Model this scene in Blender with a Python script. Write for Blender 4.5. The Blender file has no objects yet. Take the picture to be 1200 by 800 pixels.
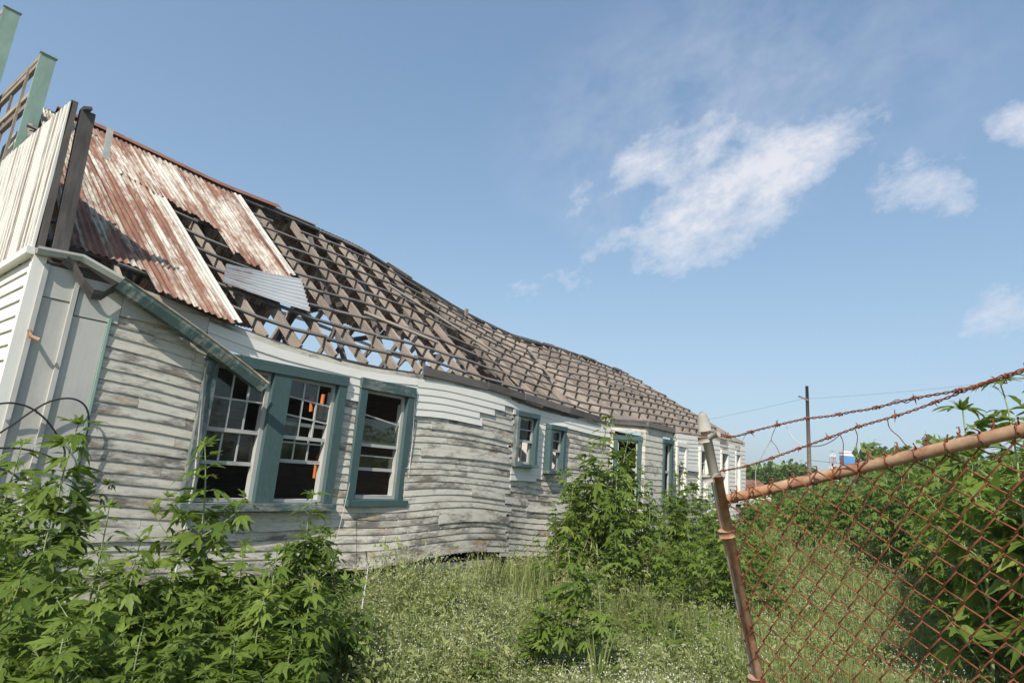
import bpy, math, random
import numpy as np
from mathutils import Vector, Matrix, noise as mn
random.seed(7); np.random.seed(7)
R = math.radians
sc = bpy.context.scene
COL = sc.collection

# ------------------------------------------------------------------ camera
F = 690.0; PITCH = math.atan(150/690.0); ROLL = R(4.5); EYE = 1.75; YAW = R(-39.33)
f0 = np.array([math.sin(YAW), math.cos(YAW), 0.0]); r0 = np.array([math.cos(YAW), -math.sin(YAW), 0.0]); zz = np.array([0, 0, 1.0])
FW = f0*math.cos(PITCH) + zz*math.sin(PITCH); u0 = zz*math.cos(PITCH) - f0*math.sin(PITCH)
RT = r0*math.cos(ROLL) + u0*math.sin(ROLL); UP = u0*math.cos(ROLL) - r0*math.sin(ROLL)
CAMP = np.array([0, 0, EYE])
def ray(px, py):
    d = FW*F + RT*(px-600) - UP*(py-400)
    return d/np.linalg.norm(d)
def onx(px, py, x):
    d = ray(px, py); return CAMP + d*(x/d[0])
def dep(px, py, w):
    d = ray(px, py); return CAMP + d*(w/(d@FW))
cam = bpy.data.cameras.new('camera'); co = bpy.data.objects.new('camera', cam); COL.objects.link(co)
co.matrix_world = Matrix(((RT[0], UP[0], -FW[0], 0), (RT[1], UP[1], -FW[1], 0), (RT[2], UP[2], -FW[2], EYE), (0, 0, 0, 1)))
cam.sensor_width = 36; cam.lens = F/1200*36; cam.clip_start = 0.05; cam.clip_end = 5000
sc.camera = co

# ------------------------------------------------------------------ node helpers
class NT:
    def __init__(s, tree): s.t = tree; s.n = tree.nodes; s.l = tree.links
    def new(s, typ, **kw):
        n = s.n.new(typ)
        for k, v in kw.items(): setattr(n, k, v)
        return n
    def put(s, sock, v):
        if isinstance(v, bpy.types.NodeSocket): s.l.new(v, sock)
        else: sock.default_value = v
    def math(s, op, a, b=None, c=None, clamp=False):
        n = s.new('ShaderNodeMath', operation=op, use_clamp=clamp)
        s.put(n.inputs[0], a)
        if b is not None: s.put(n.inputs[1], b)
        if c is not None: s.put(n.inputs[2], c)
        return n.outputs[0]
    def vmath(s, op, a, b=None):
        n = s.new('ShaderNodeVectorMath', operation=op)
        s.put(n.inputs[0], a)
        if b is not None: s.put(n.inputs[1], b)
        return n.outputs['Value'] if op in ('DOT_PRODUCT', 'LENGTH') else n.outputs[0]
    def noise(s, vec, scale=1.0, detail=6, rough=.6, w=None, dist=0.0):
        n = s.new('ShaderNodeTexNoise'); n.noise_dimensions = '4D' if w is not None else '3D'
        s.put(n.inputs['Vector'], vec); n.inputs['Scale'].default_value = scale
        n.inputs['Detail'].default_value = detail; n.inputs['Roughness'].default_value = rough; n.inputs['Distortion'].default_value = dist
        if w is not None: s.put(n.inputs['W'], w)
        return n.outputs['Fac']
    def ramp(s, fac, stops):
        n = s.new('ShaderNodeValToRGB'); e = n.color_ramp.elements
        while len(e) < len(stops): e.new(0.5)
        for el, (p, c) in zip(e, stops):
            el.position = p; el.color = (c, c, c, 1) if not isinstance(c, tuple) else (*c, 1)
        s.put(n.inputs[0], fac); return n.outputs[0]
    def mix(s, fac, a, b, blend='MIX'):
        n = s.new('ShaderNodeMix', data_type='RGBA', blend_type=blend)
        s.put(n.inputs[0], fac)
        for k, v in ((6, a), (7, b)): s.put(n.inputs[k], v if isinstance(v, bpy.types.NodeSocket) else (*v, 1))
        return n.outputs[2]
    def uv(s, su, sv):
        n = s.new('ShaderNodeUVMap', uv_map='UVMap')
        return s.vmath('MULTIPLY', n.outputs[0], (su, sv, 1))
    def attr(s, name): return s.new('ShaderNodeAttribute', attribute_name=name).outputs['Fac']
    def objco(s): return s.new('ShaderNodeTexCoord').outputs['Object']
def newmat(name):
    m = bpy.data.materials.new(name); m.use_nodes = True
    t = NT(m.node_tree); b = t.n['Principled BSDF']; b.inputs['Roughness'].default_value = .8
    b.inputs['Specular IOR Level'].default_value = .25
    return m, t, b
def bump(t, b, h, strength=.4, dist=.01):
    n = t.new('ShaderNodeBump'); n.inputs['Strength'].default_value = strength; n.inputs['Distance'].default_value = dist
    t.put(n.inputs['Height'], h); t.l.new(n.outputs[0], b.inputs['Normal'])

def mat_plain(name, col, rough=.8, var=.25, metal=0.0, spec=.25, scale=8):
    m, t, b = newmat(name)
    n = t.noise(t.objco(), scale, 6, .65)
    lo = tuple(c*(1-var) for c in col); hi = tuple(min(1, c*(1+var)) for c in col)
    t.l.new(t.ramp(n, [(.3, lo), (.7, hi)]), b.inputs['Base Color'])
    b.inputs['Roughness'].default_value = rough; b.inputs['Metallic'].default_value = metal; b.inputs['Specular IOR Level'].default_value = spec
    return m
def mat_painted(name, paint, wood, keep=.55, tan=(.42, .31, .2), tanamt=.35, su=1.3, sv=22, dirt=.5, edge=0.0, tv=.34, bw=.9):
    """peeling paint on a board: uv u runs along the grain in metres"""
    m, t, b = newmat(name)
    tone = t.attr('tone'); w = t.math('MULTIPLY', tone, 37.0)
    grain = t.noise(t.uv(su*3, sv*9), 1, 5, .65, w)
    big = t.noise(t.uv(su, sv*.22), 1, 6, .62, w)
    fine = t.noise(t.uv(su*5, sv*1.6), 1, 8, .72, w)
    x = t.math('ADD', t.math('MULTIPLY', big, bw), t.math('MULTIPLY', fine, .75))
    x = t.math('ADD', x, t.math('MULTIPLY', t.math('SUBTRACT', tone, .5), tv))
    if edge:
        sx = t.new('ShaderNodeSeparateXYZ'); t.l.new(t.new('ShaderNodeUVMap', uv_map='UVMap').outputs[0], sx.inputs[0])
        ew = t.ramp(sx.outputs[1], [(.0, edge), (.035, edge*.25), (.07, 0.0)])
        ew2 = t.ramp(t.noise(t.uv(su*.9, 1), 1.3, 5, .6, t.math('ADD', w, 2.0)), [(.35, .2), (.65, 1.0)])
        x = t.math('SUBTRACT', x, t.math('MULTIPLY', ew, ew2))
    pk = t.ramp(t.math('SUBTRACT', x, .82-keep+.17+(bw-.9)*.5), [(.06, 0.0), (.29, 1.0)])
    wd = t.mix(t.ramp(grain, [(.3, 0.0), (.7, 1.0)]), tuple(c*.55 for c in wood), tuple(c*1.25 for c in wood))
    st = t.ramp(t.noise(t.uv(su*.8, sv*.2), 1.7, 5, .6, t.math('ADD', w, 9.0)), [(.52, 0.0), (.72, 1.0)])
    wd = t.mix(t.math('MULTIPLY', st, tanamt*1.6, clamp=True), wd, tan)
    pt = t.mix(t.math('MULTIPLY', st, tanamt*.7), paint, tuple(p*.55+q*.45 for p, q in zip(paint, tan)))
    dt = t.ramp(t.noise(t.uv(su*1.1, sv*.5), 2.3, 7, .7, t.math('ADD', w, 4.0)), [(.42, 1.0), (.66, 0.0)])
    pt = t.mix(t.math('MULTIPLY', t.math('SUBTRACT', 1.0, dt), dirt), pt, tuple(c*.58 for c in paint))
    t.l.new(t.mix(pk, wd, pt), b.inputs['Base Color'])
    bump(t, b, t.math('ADD', t.math('MULTIPLY', grain, .5), pk), .5, .004)
    return m
def mat_wood(name, col, su=1.5, sv=30, var=.5):
    m, t, b = newmat(name)
    tone = t.attr('tone'); w = t.math('MULTIPLY', tone, 37.0)
    g = t.noise(t.uv(su*1.6, sv), 1, 7, .68, w); g2 = t.noise(t.uv(su, sv*.12), 1.2, 5, .6, w)
    x = t.math('ADD', t.math('MULTIPLY', g, .6), t.math('MULTIPLY', g2, .4))
    x = t.math('ADD', x, t.math('MULTIPLY', t.math('SUBTRACT', tone, .5), .25))
    t.l.new(t.ramp(x, [(.3, tuple(c*(1-var) for c in col)), (.5, col), (.72, tuple(min(1, c*(1+var)) for c in col))]), b.inputs['Base Color'])
    bump(t, b, g, .5, .004)
    return m
def mat_tin(name, bias=0.0, paint=(.60, .575, .49)):
    """rusting painted corrugated iron: uv u runs down the slope"""
    m, t, b = newmat(name)
    tone = t.attr('tone'); w = t.math('MULTIPLY', tone, 37.0)
    s1 = t.noise(t.uv(.42, 13), 1, 7, .66, w); s2 = t.noise(t.uv(.9, 1.0), 1, 5, .6, w); s3 = t.noise(t.uv(7, 26), 1, 5, .7, w)
    x = t.math('ADD', t.math('ADD', t.math('MULTIPLY', s1, .62), t.math('MULTIPLY', s2, .50)), t.math('MULTIPLY', s3, .36))
    x = t.math('ADD', x, bias + .022)
    k = t.ramp(x, [(.66, 0.0), (.80, 1.0)])
    rc = t.ramp(t.noise(t.uv(2, 11), 1, 7, .7, w), [(.28, (.085, .036, .026)), (.5, (.195, .092, .058)), (.75, (.35, .20, .12))])
    pc = t.mix(t.ramp(s2, [(.35, 0.0), (.6, 1.0)]), paint, tuple(c*.85 for c in paint))
    col = t.mix(k, pc, rc)
    t.l.new(col, b.inputs['Base Color']); b.inputs['Roughness'].default_value = .7; b.inputs['Specular IOR Level'].default_value = .3
    bump(t, b, s3, .3, .003)
    return m
def mat_rust(name, light=(.46, .28, .17), mid=(.27, .12, .06), dark=(.10, .04, .026), scale=9, grey=0.0):
    m, t, b = newmat(name)
    o = t.objco(); n = t.noise(o, scale, 8, .72); n2 = t.noise(o, scale*.35, 4, .6)
    x = t.math('ADD', t.math('MULTIPLY', n, .65), t.math('MULTIPLY', n2, .35))
    c = t.ramp(x, [(.33, dark), (.47, mid), (.62, light)])
    if grey: c = t.mix(t.ramp(t.noise(o, scale*.5, 6, .6), [(.42, 0.0), (.56, grey)]), c, (.37, .345, .30))
    t.l.new(c, b.inputs['Base Color']); b.inputs['Roughness'].default_value = .85; bump(t, b, n, .5, .002)
    return m
def mat_leaf(name, c1, c2, trans=.35):
    m, t, b = newmat(name)
    oi = t.new('ShaderNodeObjectInfo'); tone = t.attr('tone')
    x = t.math('ADD', t.math('MULTIPLY', oi.outputs['Random'], .35), t.math('MULTIPLY', tone, .65))
    c = t.ramp(x, [(0.0, c1), (.55, tuple(.45*a+.55*b_ for a, b_ in zip(c1, c2))), (.86, c2), (1.0, (.36, .31, .085))])
    t.l.new(c, b.inputs['Base Color']); b.inputs['Roughness'].default_value = .5; b.inputs['Specular IOR Level'].default_value = .3
    tr = t.new('ShaderNodeBsdfTranslucent'); t.l.new(t.mix(.5, c, (.22, .30, .03)), tr.inputs[0])
    mx = t.new('ShaderNodeMixShader'); mx.inputs[0].default_value = trans
    t.l.new(b.outputs[0], mx.inputs[1]); t.l.new(tr.outputs[0], mx.inputs[2]); t.l.new(mx.outputs[0], t.n['Material Output'].inputs[0])
    return m
def mat_glass(name):
    m, t, b = newmat(name)
    tr = t.new('ShaderNodeBsdfTransparent'); tr.inputs[0].default_value = (.82, .86, .84, 1)
    gl = t.new('ShaderNodeBsdfGlossy'); gl.inputs['Roughness'].default_value = .04
    fr = t.new('ShaderNodeFresnel'); fr.inputs[0].default_value = 1.5
    mx = t.new('ShaderNodeMixShader'); t.l.new(fr.outputs[0], mx.inputs[0]); t.l.new(tr.outputs[0], mx.inputs[1]); t.l.new(gl.outputs[0], mx.inputs[2])
    df = t.new('ShaderNodeBsdfDiffuse'); df.inputs[0].default_value = (.35, .34, .3, 1)
    m2 = t.new('ShaderNodeMixShader'); t.l.new(t.ramp(t.noise(t.objco(), 3, 6, .7), [(.45, 0.0), (.8, .10)]), m2.inputs[0])
    t.l.new(mx.outputs[0], m2.inputs[1]); t.l.new(df.outputs[0], m2.inputs[2]); t.l.new(m2.outputs[0], t.n['Material Output'].inputs[0])
    return m

M = {}
M['siding'] = mat_painted('weathered_siding', (.61, .57, .485), (.19, .17, .147), .45, (.50, .36, .21), .6, su=1.7, sv=15, dirt=.6, edge=.13, tv=.20, bw=1.3)
M['white'] = mat_painted('newer_white_siding', (.75, .72, .655), (.40, .36, .30), 1.0, (.55, .45, .32), .15, dirt=.2)
M['endwall'] = mat_painted('end_wall_paint', (.80, .77, .70), (.42, .36, .29), .72, (.55, .42, .28), .2, dirt=.1)
M['parapet'] = mat_painted('peeling_white_boards', (.76, .725, .65), (.24, .19, .15), .44, (.50, .38, .27), .35, su=1.1, sv=30, dirt=.3)
M['green'] = mat_painted('worn_green_paint', (.068, .113, .112), (.31, .31, .285), .50, (.20, .18, .14), .2, su=2.6, sv=34, dirt=.5)
M['palegreen'] = mat_painted('pale_green_metal', (.27, .385, .325), (.40, .40, .37), .78, (.35, .27, .18), .45, su=.9, sv=7, dirt=.5)
M['gutter'] = mat_painted('rusty_green_gutter', (.075, .12, .11), (.50, .49, .44), .40, (.26, .14, .07), .7, su=3.2, sv=9, dirt=.5)
M['panel'] = mat_painted('grey_sheet_metal', (.52, .505, .46), (.38, .345, .29), .78, (.36, .31, .25), .5, su=.6, sv=5, dirt=.4)
M['sash'] = mat_painted('grey_white_sash', (.46, .455, .42), (.28, .26, .23), .55, (.4, .32, .24), .2, sv=30, dirt=.3)
M['rafter'] = mat_wood('grey_brown_lumber', (.29, .24, .198))
M['batten'] = mat_wood('dark_weathered_lumber', (.135, .12, .11))
M['dark'] = mat_wood('old_dark_lumber', (.11, .095, .085))
M['inside'] = mat_wood('interior_boards', (.30, .24, .18))
M['plaster'] = mat_plain('dusty_white_plaster', (.62, .58, .52), .9, .15)
M['orange'] = mat_plain('orange_painted_board', (.66, .20, .06), .7, .15)
M['tin'] = mat_tin('rusty_roofing_iron', 0.0)
M['tin_edge'] = mat_tin('pale_roofing_iron', -.12, (.55, .53, .47))
M['tin_green'] = mat_tin('greenish_roofing_iron', -.01, (.545, .555, .46))
M['galv'] = mat_tin('grey_galvanised_iron', -.16, (.47, .48, .48))
M['cap'] = mat_tin('brown_ridge_iron', .22)
M['lip'] = mat_rust('tan_rusted_lip', (.42, .33, .20), (.27, .19, .11), (.10, .06, .04), 6, .4)
M['brick'] = mat_plain('pier_brick', (.25, .17, .13), .9, .4, scale=20)
M['rustpipe'] = mat_rust('rusty_pipe', (.44, .265, .155), (.30, .145, .075), (.13, .05, .03), 22, .18)
M['postpipe'] = mat_rust('half_rusted_post', (.50, .33, .22), (.36, .2, .12), (.2, .1, .06), 10, 1.0)
M['rustwire'] = mat_rust('rusty_wire', (.30, .115, .055), (.18, .058, .030), (.075, .027, .018), 40)
M['greycap'] = mat_plain('weathered_grey_metal', (.33, .305, .265), .7, .2)
M['wire'] = mat_plain('black_wire', (.03, .028, .026), .6, .3)
M['whitewire'] = mat_plain('pale_wire', (.50, .49, .45), .6, .2)
M['polewood'] = mat_plain('utility_pole_wood', (.17, .14, .115), .9, .3)
M['leaf'] = mat_leaf('ragweed_leaf', (.062, .115, .016), (.215, .29, .052), .45)
M['leaf2'] = mat_leaf('ragweed_leaf_far', (.078, .138, .026), (.225, .295, .066), .45)
M['stem'] = mat_plain('ragweed_stem', (.24, .29, .12), .6, .25)
M['weed'] = mat_leaf('weed_leaf', (.135, .18, .045), (.36, .375, .15), .35)
M['flower'] = mat_plain('small_white_flower', (.52, .51, .42), .8, .15)
M['straw'] = mat_plain('dry_stem', (.38, .29, .17), .9, .3)
M['shard'] = mat_plain('dirty_broken_glass', (.10, .105, .10), .12, .3, spec=.6)
M['glass'] = mat_glass('dusty_glass')

# ------------------------------------------------------------------ mesh builder
def tag(o, label=None, cat=None, group=None, kind=None):
    for k, v in (('label', label), ('category', cat), ('group', group), ('kind', kind)):
        if v: o[k] = v
    return o
def empty(name, loc):
    o = bpy.data.objects.new(name, None); o.location = loc; o.empty_display_size = .1; COL.objects.link(o); return o
class MB:
    def __init__(s): s.v = []; s.f = []; s.uv = []; s.tone = []; s.mi = []; s.sm = []
    def face(s, idx, uvs, tone=.5, mi=0, smooth=False):
        s.f.append(idx); s.uv.append(uvs); s.tone.append(tone); s.mi.append(mi); s.sm.append(smooth)
    def hexa(s, P, tone=None, mi=0, long_=None):
        """8 corners: bottom ring 0-3, top ring 4-7"""
        tone = random.random() if tone is None else tone
        b = len(s.v); P = [np.asarray(p, float) for p in P]; s.v += P
        ex = [np.linalg.norm(P[1]-P[0]), np.linalg.norm(P[3]-P[0]), np.linalg.norm(P[4]-P[0])]
        dirs = [(P[1]-P[0])/max(ex[0], 1e-6), (P[3]-P[0])/max(ex[1], 1e-6), (P[4]-P[0])/max(ex[2], 1e-6)]
        k = int(np.argmax(ex)); o1, o2 = [i for i in range(3) if i != k]
        ou, ov = random.random()*20, random.random()*5
        for q in ((0, 3, 2, 1), (4, 5, 6, 7), (0, 1, 5, 4), (1, 2, 6, 5), (2, 3, 7, 6), (3, 0, 4, 7)):
            uvs = [(ou+float((P[i]-P[0])@dirs[k]), ov+float((P[i]-P[0])@dirs[o1]) + .731*float((P[i]-P[0])@dirs[o2])) for i in q]
            s.face([b+i for i in q], uvs, tone, mi)
    def box(s, x0, x1, y0, y1, z0, z1, **k):
        s.hexa([(x0, y0, z0), (x1, y0, z0), (x1, y1, z0), (x0, y1, z0), (x0, y0, z1), (x1, y0, z1), (x1, y1, z1), (x0, y1, z1)], **k)
    def beam(s, p0, p1, w, h, up=(0, 0, 1), **k):
        """bar from p0 to p1 (centre line), w sideways, h along up"""
        p0, p1, up = (np.asarray(a, float) for a in (p0, p1, up))
        d = p1-p0; d /= np.linalg.norm(d); a = np.cross(d, up); a /= np.linalg.norm(a); c = np.cross(a, d)
        a *= w/2; c *= h/2
        s.hexa([p0-a-c, p0+a-c, p1+a-c, p1-a-c, p0-a+c, p0+a+c, p1+a+c, p1-a+c], **k)
    def tube(s, pts, r, n=6, tone=.5, mi=0, cap=True):
        pts = [np.asarray(p, float) for p in pts]; b = len(s.v); m = len(pts)
        rr = r if hasattr(r, '__len__') else [r]*m
        ref = None; L = 0
        for i, p in enumerate(pts):
            d = pts[min(i+1, m-1)]-pts[max(i-1, 0)]; d = d/max(np.linalg.norm(d), 1e-9)
            if ref is None: ref = np.array([0, 0, 1.0]) if abs(d[2]) < .9 else np.array([1.0, 0, 0])
            a = np.cross(d, ref); a /= max(np.linalg.norm(a), 1e-9); c = np.cross(a, d); ref = c
            for j in range(n):
                t = 2*math.pi*j/n; s.v.append(p+(a*math.cos(t)+c*math.sin(t))*rr[i])
        for i in range(m-1):
            l = np.linalg.norm(pts[i+1]-pts[i])
            for j in range(n):
                k = (j+1) % n
                s.face([b+i*n+j, b+i*n+k, b+(i+1)*n+k, b+(i+1)*n+j], [(L, j*.02), (L, (j+1)*.02), (L+l, (j+1)*.02), (L+l, j*.02)], tone, mi, True)
            L += l
        if cap:
            s.face([b+j for j in range(n)], [(0, 0)]*n, tone, mi); s.face([b+(m-1)*n+j for j in range(n)][::-1], [(0, 0)]*n, tone, mi)
    def grid(s, P, UVf, tone=.5, mi=0, smooth=False):
        """P[i][j] points"""
        b = len(s.v); n, m = len(P), len(P[0])
        for row in P: s.v += [np.asarray(p, float) for p in row]
        for i in range(n-1):
            for j in range(m-1):
                q = [(i, j), (i+1, j), (i+1, j+1), (i, j+1)]
                s.face([b+a*m+c for a, c in q], [UVf(a, c) for a, c in q], tone, mi, smooth)
    def build(s, name, mats, parent=None, origin=None):
        me = bpy.data.meshes.new(name)
        org = np.array(origin if origin is not None else ((0, 0, 0) if parent is None else wloc(parent)), float)
        me.from_pydata([tuple(p-org) for p in s.v], [], s.f); 
        for m in (mats if isinstance(mats, (list, tuple)) else [mats]): me.materials.append(m)
        uvl = me.uv_layers.new(name='UVMap'); uvl.data.foreach_set('uv', np.array([c for q in s.uv for c in q], np.float32).ravel())
        at = me.attributes.new('tone', 'FLOAT', 'FACE'); at.data.foreach_set('value', np.array(s.tone, np.float32))
        me.polygons.foreach_set('material_index', np.array(s.mi, np.int32)); me.polygons.foreach_set('use_smooth', np.array(s.sm, bool))
        me.update()
        o = bpy.data.objects.new(name, me); COL.objects.link(o)
        if parent is None: o.location = tuple(org)
        else: o.parent = parent; o['_w'] = tuple(wloc(parent)); 
        return o
def wloc(o):
    return np.array(o['_w']) if '_w' in o else np.array(o.location)

# ------------------------------------------------------------------ house: calibrated sagging lines
X0 = -7.0; XR = -10.5; XB = -14.0
def curve(pts):
    pts = sorted(pts); ys = np.array([p[0] for p in pts]); zs = np.array([p[1] for p in pts])
    g = np.linspace(ys[0]-1, ys[-1]+1, 400); v = np.interp(g, ys, zs)
    k = np.hanning(17); k /= k.sum(); vv = np.convolve(np.pad(v, 8, mode='edge'), k, 'valid')
    return lambda y: float(np.interp(y, g, vv))
ze = curve([(0.5, 3.42), (1.28, 3.40), (2.4, 3.34), (3.0, 3.22), (3.9, 3.10), (5.26, 3.05), (6.83, 3.16), (8.67, 3.11), (11.87, 2.98), (13.3, 3.02), (16.8, 3.17), (19.6, 3.30), (23, 3.30)])
zb = curve([(1.2, .2), (3, .2), (5.0, .30), (5.7, .2), (6.4, .2), (8.3, .17), (10.4, .10), (23, .1)])
ridge_px = [(110, 155), (185, 190), (260, 225), (340, 255), (420, 290), (480, 328), (540, 365), (600, 393), (660, 410), (740, 440)]
rp = [onx(a, b, XR) for a, b in ridge_px]
zr = curve([(p[1], p[2]) for p in rp] + [(.5, rp[0][2])])
def skew(s): return float(np.interp(s, [1.4, 2.3, 3.5, 6, 9], [0.0, -.46, -.62, -.3, 0]))
YN, YF = 1.28, 22.4          # near and far end
YRE = 20.0                   # the ridge stops here, a hip runs on to the far corner
def xw(y, z):                # the long wall buckles in plan and section
    h = max(0, min(1, (z-.2)/2.9))
    return X0 + .04*math.sin(y*.9+1)*(1-h*.6) + .20*math.exp(-((y-6.3)/1.4)**2)*(1-h)**2 - .10*math.exp(-((y-9.6)/.8)**2)
def E(s): return np.array([X0, s, ze(s)])
def RG(s):
    y = s+skew(s); return np.array([XR, y, zr(y)])
def RP(s, t, off=0.0):       # a point of the street-side roof slope; off lifts it along the slope's normal
    a, b = E(s), RG(s); d = b-a; n = np.cross(np.array([0, 1.0, 0]), -d); n /= np.linalg.norm(n)
    if n[2] < 0: n = -n
    return a+d*t+n*off
SLOPE = 4.65

house = empty('derelict_house', (-10.5, 11.0, 0))
tag(house, 'long derelict white clapboard house with a stripped sagging roof and green window casings', 'house')
def lin(a, b, t): return a+(b-a)*t

# openings in the long wall: y0,y1,z0,z1 (outer edge of the casing)
OPEN = dict(pair=(3.0, 4.93, 1.04, 2.84), single=(5.17, 6.19, 1.10, 2.88), small=(8.83, 9.52, 1.82, 2.86), small2=(9.95, 10.52, 1.74, 2.72),
            w6=(16.25, 17.0, 1.35, 2.9), w7=(18.0, 18.75, 1.2, 2.9), w8=(19.85, 20.6, 1.2, 2.95), w9=(21.3, 21.85, 1.2, 3.0))
BAY = (12.5, 15.9)
NC = 28
def cz(i, y, sh=0.0):
    k = 1-i/NC
    return lin(zb(y), ze(y)-.02, (i+sh)/NC) + k**1.6*(-.12*math.exp(-((y-4.4)/1.2)**2) + .10*math.exp(-((y-7.6)/1.1)**2) - .05*math.exp(-((y-10.3)/.8)**2)) + .012*math.sin(y*2.1+i*.55)*k
def blocks(i):
    """y-intervals where course i is interrupted"""
    out = [(BAY[0], BAY[1])]
    for k, (y0, y1, z0, z1) in OPEN.items():
        ym = (y0+y1)/2; a, b = cz(i, ym), cz(i+1, ym)
        if b > z0+.03 and a < z1-.03: out.append((y0+.03, y1-.03))
    if i >= 0: out.append((YN-.1, 1.97))
    return sorted(out)
def board(mb, ya, yb, zlo, zhi, proud=.0, tilt=.0125, jit=.006, xf=xw, drop=(0, 0)):
    """one clapboard from ya to yb; zlo/zhi are functions of y"""
    n = max(2, int((yb-ya)/.3)+1); ys = np.linspace(ya, yb, n); tn = random.random()
    j0, j1 = random.uniform(-jit, jit)+drop[0], random.uniform(-jit, jit)+drop[1]; o0, o1 = random.uniform(0, jit*.4), random.uniform(0, jit*.8)
    ou = random.random()*30; b = len(mb.v)
    for y in ys:
        t = (y-ya)/(yb-ya); dz = lin(j0, j1, t); ox = lin(o0, o1, t)+proud
        zl, zh = zlo(y)+dz, zhi(y)+dz*.3
        mb.v.append(np.array([xf(y, zl)+tilt+ox, y, zl])); mb.v.append(np.array([xf(y, zh)+.002+proud, y, zh+.012])); mb.v.append(np.array([xf(y, zl)+tilt+ox-.02, y, zl+.001]))
    for i in range(n-1):
        q = b+3*i; u0_, u1_ = ou+ys[i]-ya, ou+ys[i+1]-ya; h = .15
        mb.face([q, q+3, q+4, q+1], [(u0_, 0), (u1_, 0), (u1_, h), (u0_, h)], tn)
        mb.face([q+2, q+5, q+3, q], [(u0_, -.02), (u1_, -.02), (u1_, 0), (u0_, 0)], tn)
    for q in (b, b+3*(n-1)):
        mb.face([q, q+1, q+2], [(ou, 0), (ou, .15), (ou, .0)], tn)

def wall_long():
    mb = MB(); mb2 = MB()
    for i in range(NC):
        y = YN; bl = blocks(i); joints = []
        p = YN-random.random()*2
        while p < YF: p += random.uniform(1.6, 4.2); joints.append(p)
        cuts = sorted([YN]+[j for j in joints if YN < j < YF and abs(j-8.78) > .5]+[8.78+random.uniform(-.16, .16), YF])
        segs = [(a, b) for a, b in zip(cuts, cuts[1:])]
        for (p0, p1) in bl:
            ns = []
            for a, b in segs:
                if b <= p0 or a >= p1: ns.append((a, b)); continue
                if a < p0: ns.append((a, p0))
                if b > p1: ns.append((p1, b))
            segs = ns
        for a, b in segs:
            if b-a < .04: continue
            if i == 0 and a < 8.5 and b > 3.3: continue
            drop = (0, 0); pr = 0; sh = .42 if a > 8.6 else 0.0
            if i == 1 and a < 7 < b: drop = (-.05, .0); pr = .03
            if i == 0 and 5.6 < a < 8.5: drop = (-.07, .015); pr = .05
            if random.random() < .12: drop = (random.uniform(-.03, 0), random.uniform(-.02, .015)); pr = .012
            board(mb, a+.002, b-.002, lambda y, i=i, sh=sh: cz(i, y, sh), lambda y, i=i, sh=sh: cz(i+1, y, sh), pr, drop=drop) if b <= BAY[0]+.01 else board(mb2, a+.002, b-.002, lambda y, i=i: cz(i, y), lambda y, i=i: cz(i+1, y), pr, drop=drop)
    mb.build('clapboard_wall', M['siding'], house); mb2.build('clapboard_wall', M['siding'], house)
wall_long()
mb = MB(); q0, q1, q2 = onx(466, 669, -6.93), onx(520, 663, -6.90), onx(574, 659, -6.95)
mb.beam(q0, q1, .02, .10); mb.beam(q1, q2, .02, .10); mb.build('loose_board', M['siding'], house)
# patches of newer white siding below the eave, proud of the old boards
def patch(y0, y1, rows, zt, stepped=0.0, h=.105, sag=0.0):
    mb = MB()
    for k in range(rows):
        ya, yb = y0+random.uniform(-.01, .01), y1-stepped*k*(.6+.4*random.random())
        board(mb, ya, yb, lambda y, k=k: zt(y)-(k+1)*h-sag*(y-y0), lambda y, k=k: zt(y)-k*h-sag*(y-y0), .026, tilt=.012, jit=.005)
    return mb
mb = patch(2.95, 4.98, 2, lambda y: ze(y)-.09, 0, .11); mb.build('siding_patch', M['white'], house)
mb = patch(4.95, 5.2, 4, lambda y: ze(y)-.085, 0, .11); mb.build('siding_patch', M['white'], house)
mb = patch(5.17, 6.24, 2, lambda y: ze(y)-.085, 0, .10); mb.build('siding_patch', M['white'], house)
mb = patch(6.24, 8.75, 5, lambda y: ze(y)-.09, .36, .115); mb.build('siding_patch', M['white'], house)
mb = patch(8.75, 12.45, 2, lambda y: ze(y)-.10, 0, .11); mb.build('siding_patch', M['white'], house)
mb = patch(9.56, 9.92, 11, lambda y: ze(y)-.24, 0, .11); mb.build('siding_patch', M['white'], house)
mb = patch(8.80, 9.90, 2, lambda y: 1.80, .25, .12); mb.build('siding_patch', M['white'], house)
mb = patch(16.3, 17.95, 8, lambda y: ze(y)-.03, 0, .115)
board(mb, 17.03, 17.95, lambda y: 2.13, lambda y: 2.3, .05, jit=.0); mb.build('siding_patch', M['white'], house)
mb = patch(18.8, 19.8, 18, lambda y: ze(y)-.1, 0, .14); mb.build('siding_patch', M['white'], house)
mb = patch(20.65, 21.25, 18, lambda y: ze(y)-.1, 0, .14); mb.build('siding_patch', M['white'], house)
mb = patch(21.88, 22.4, 18, lambda y: ze(y)-.1, 0, .14); mb.build('siding_patch', M['white'], house)

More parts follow.
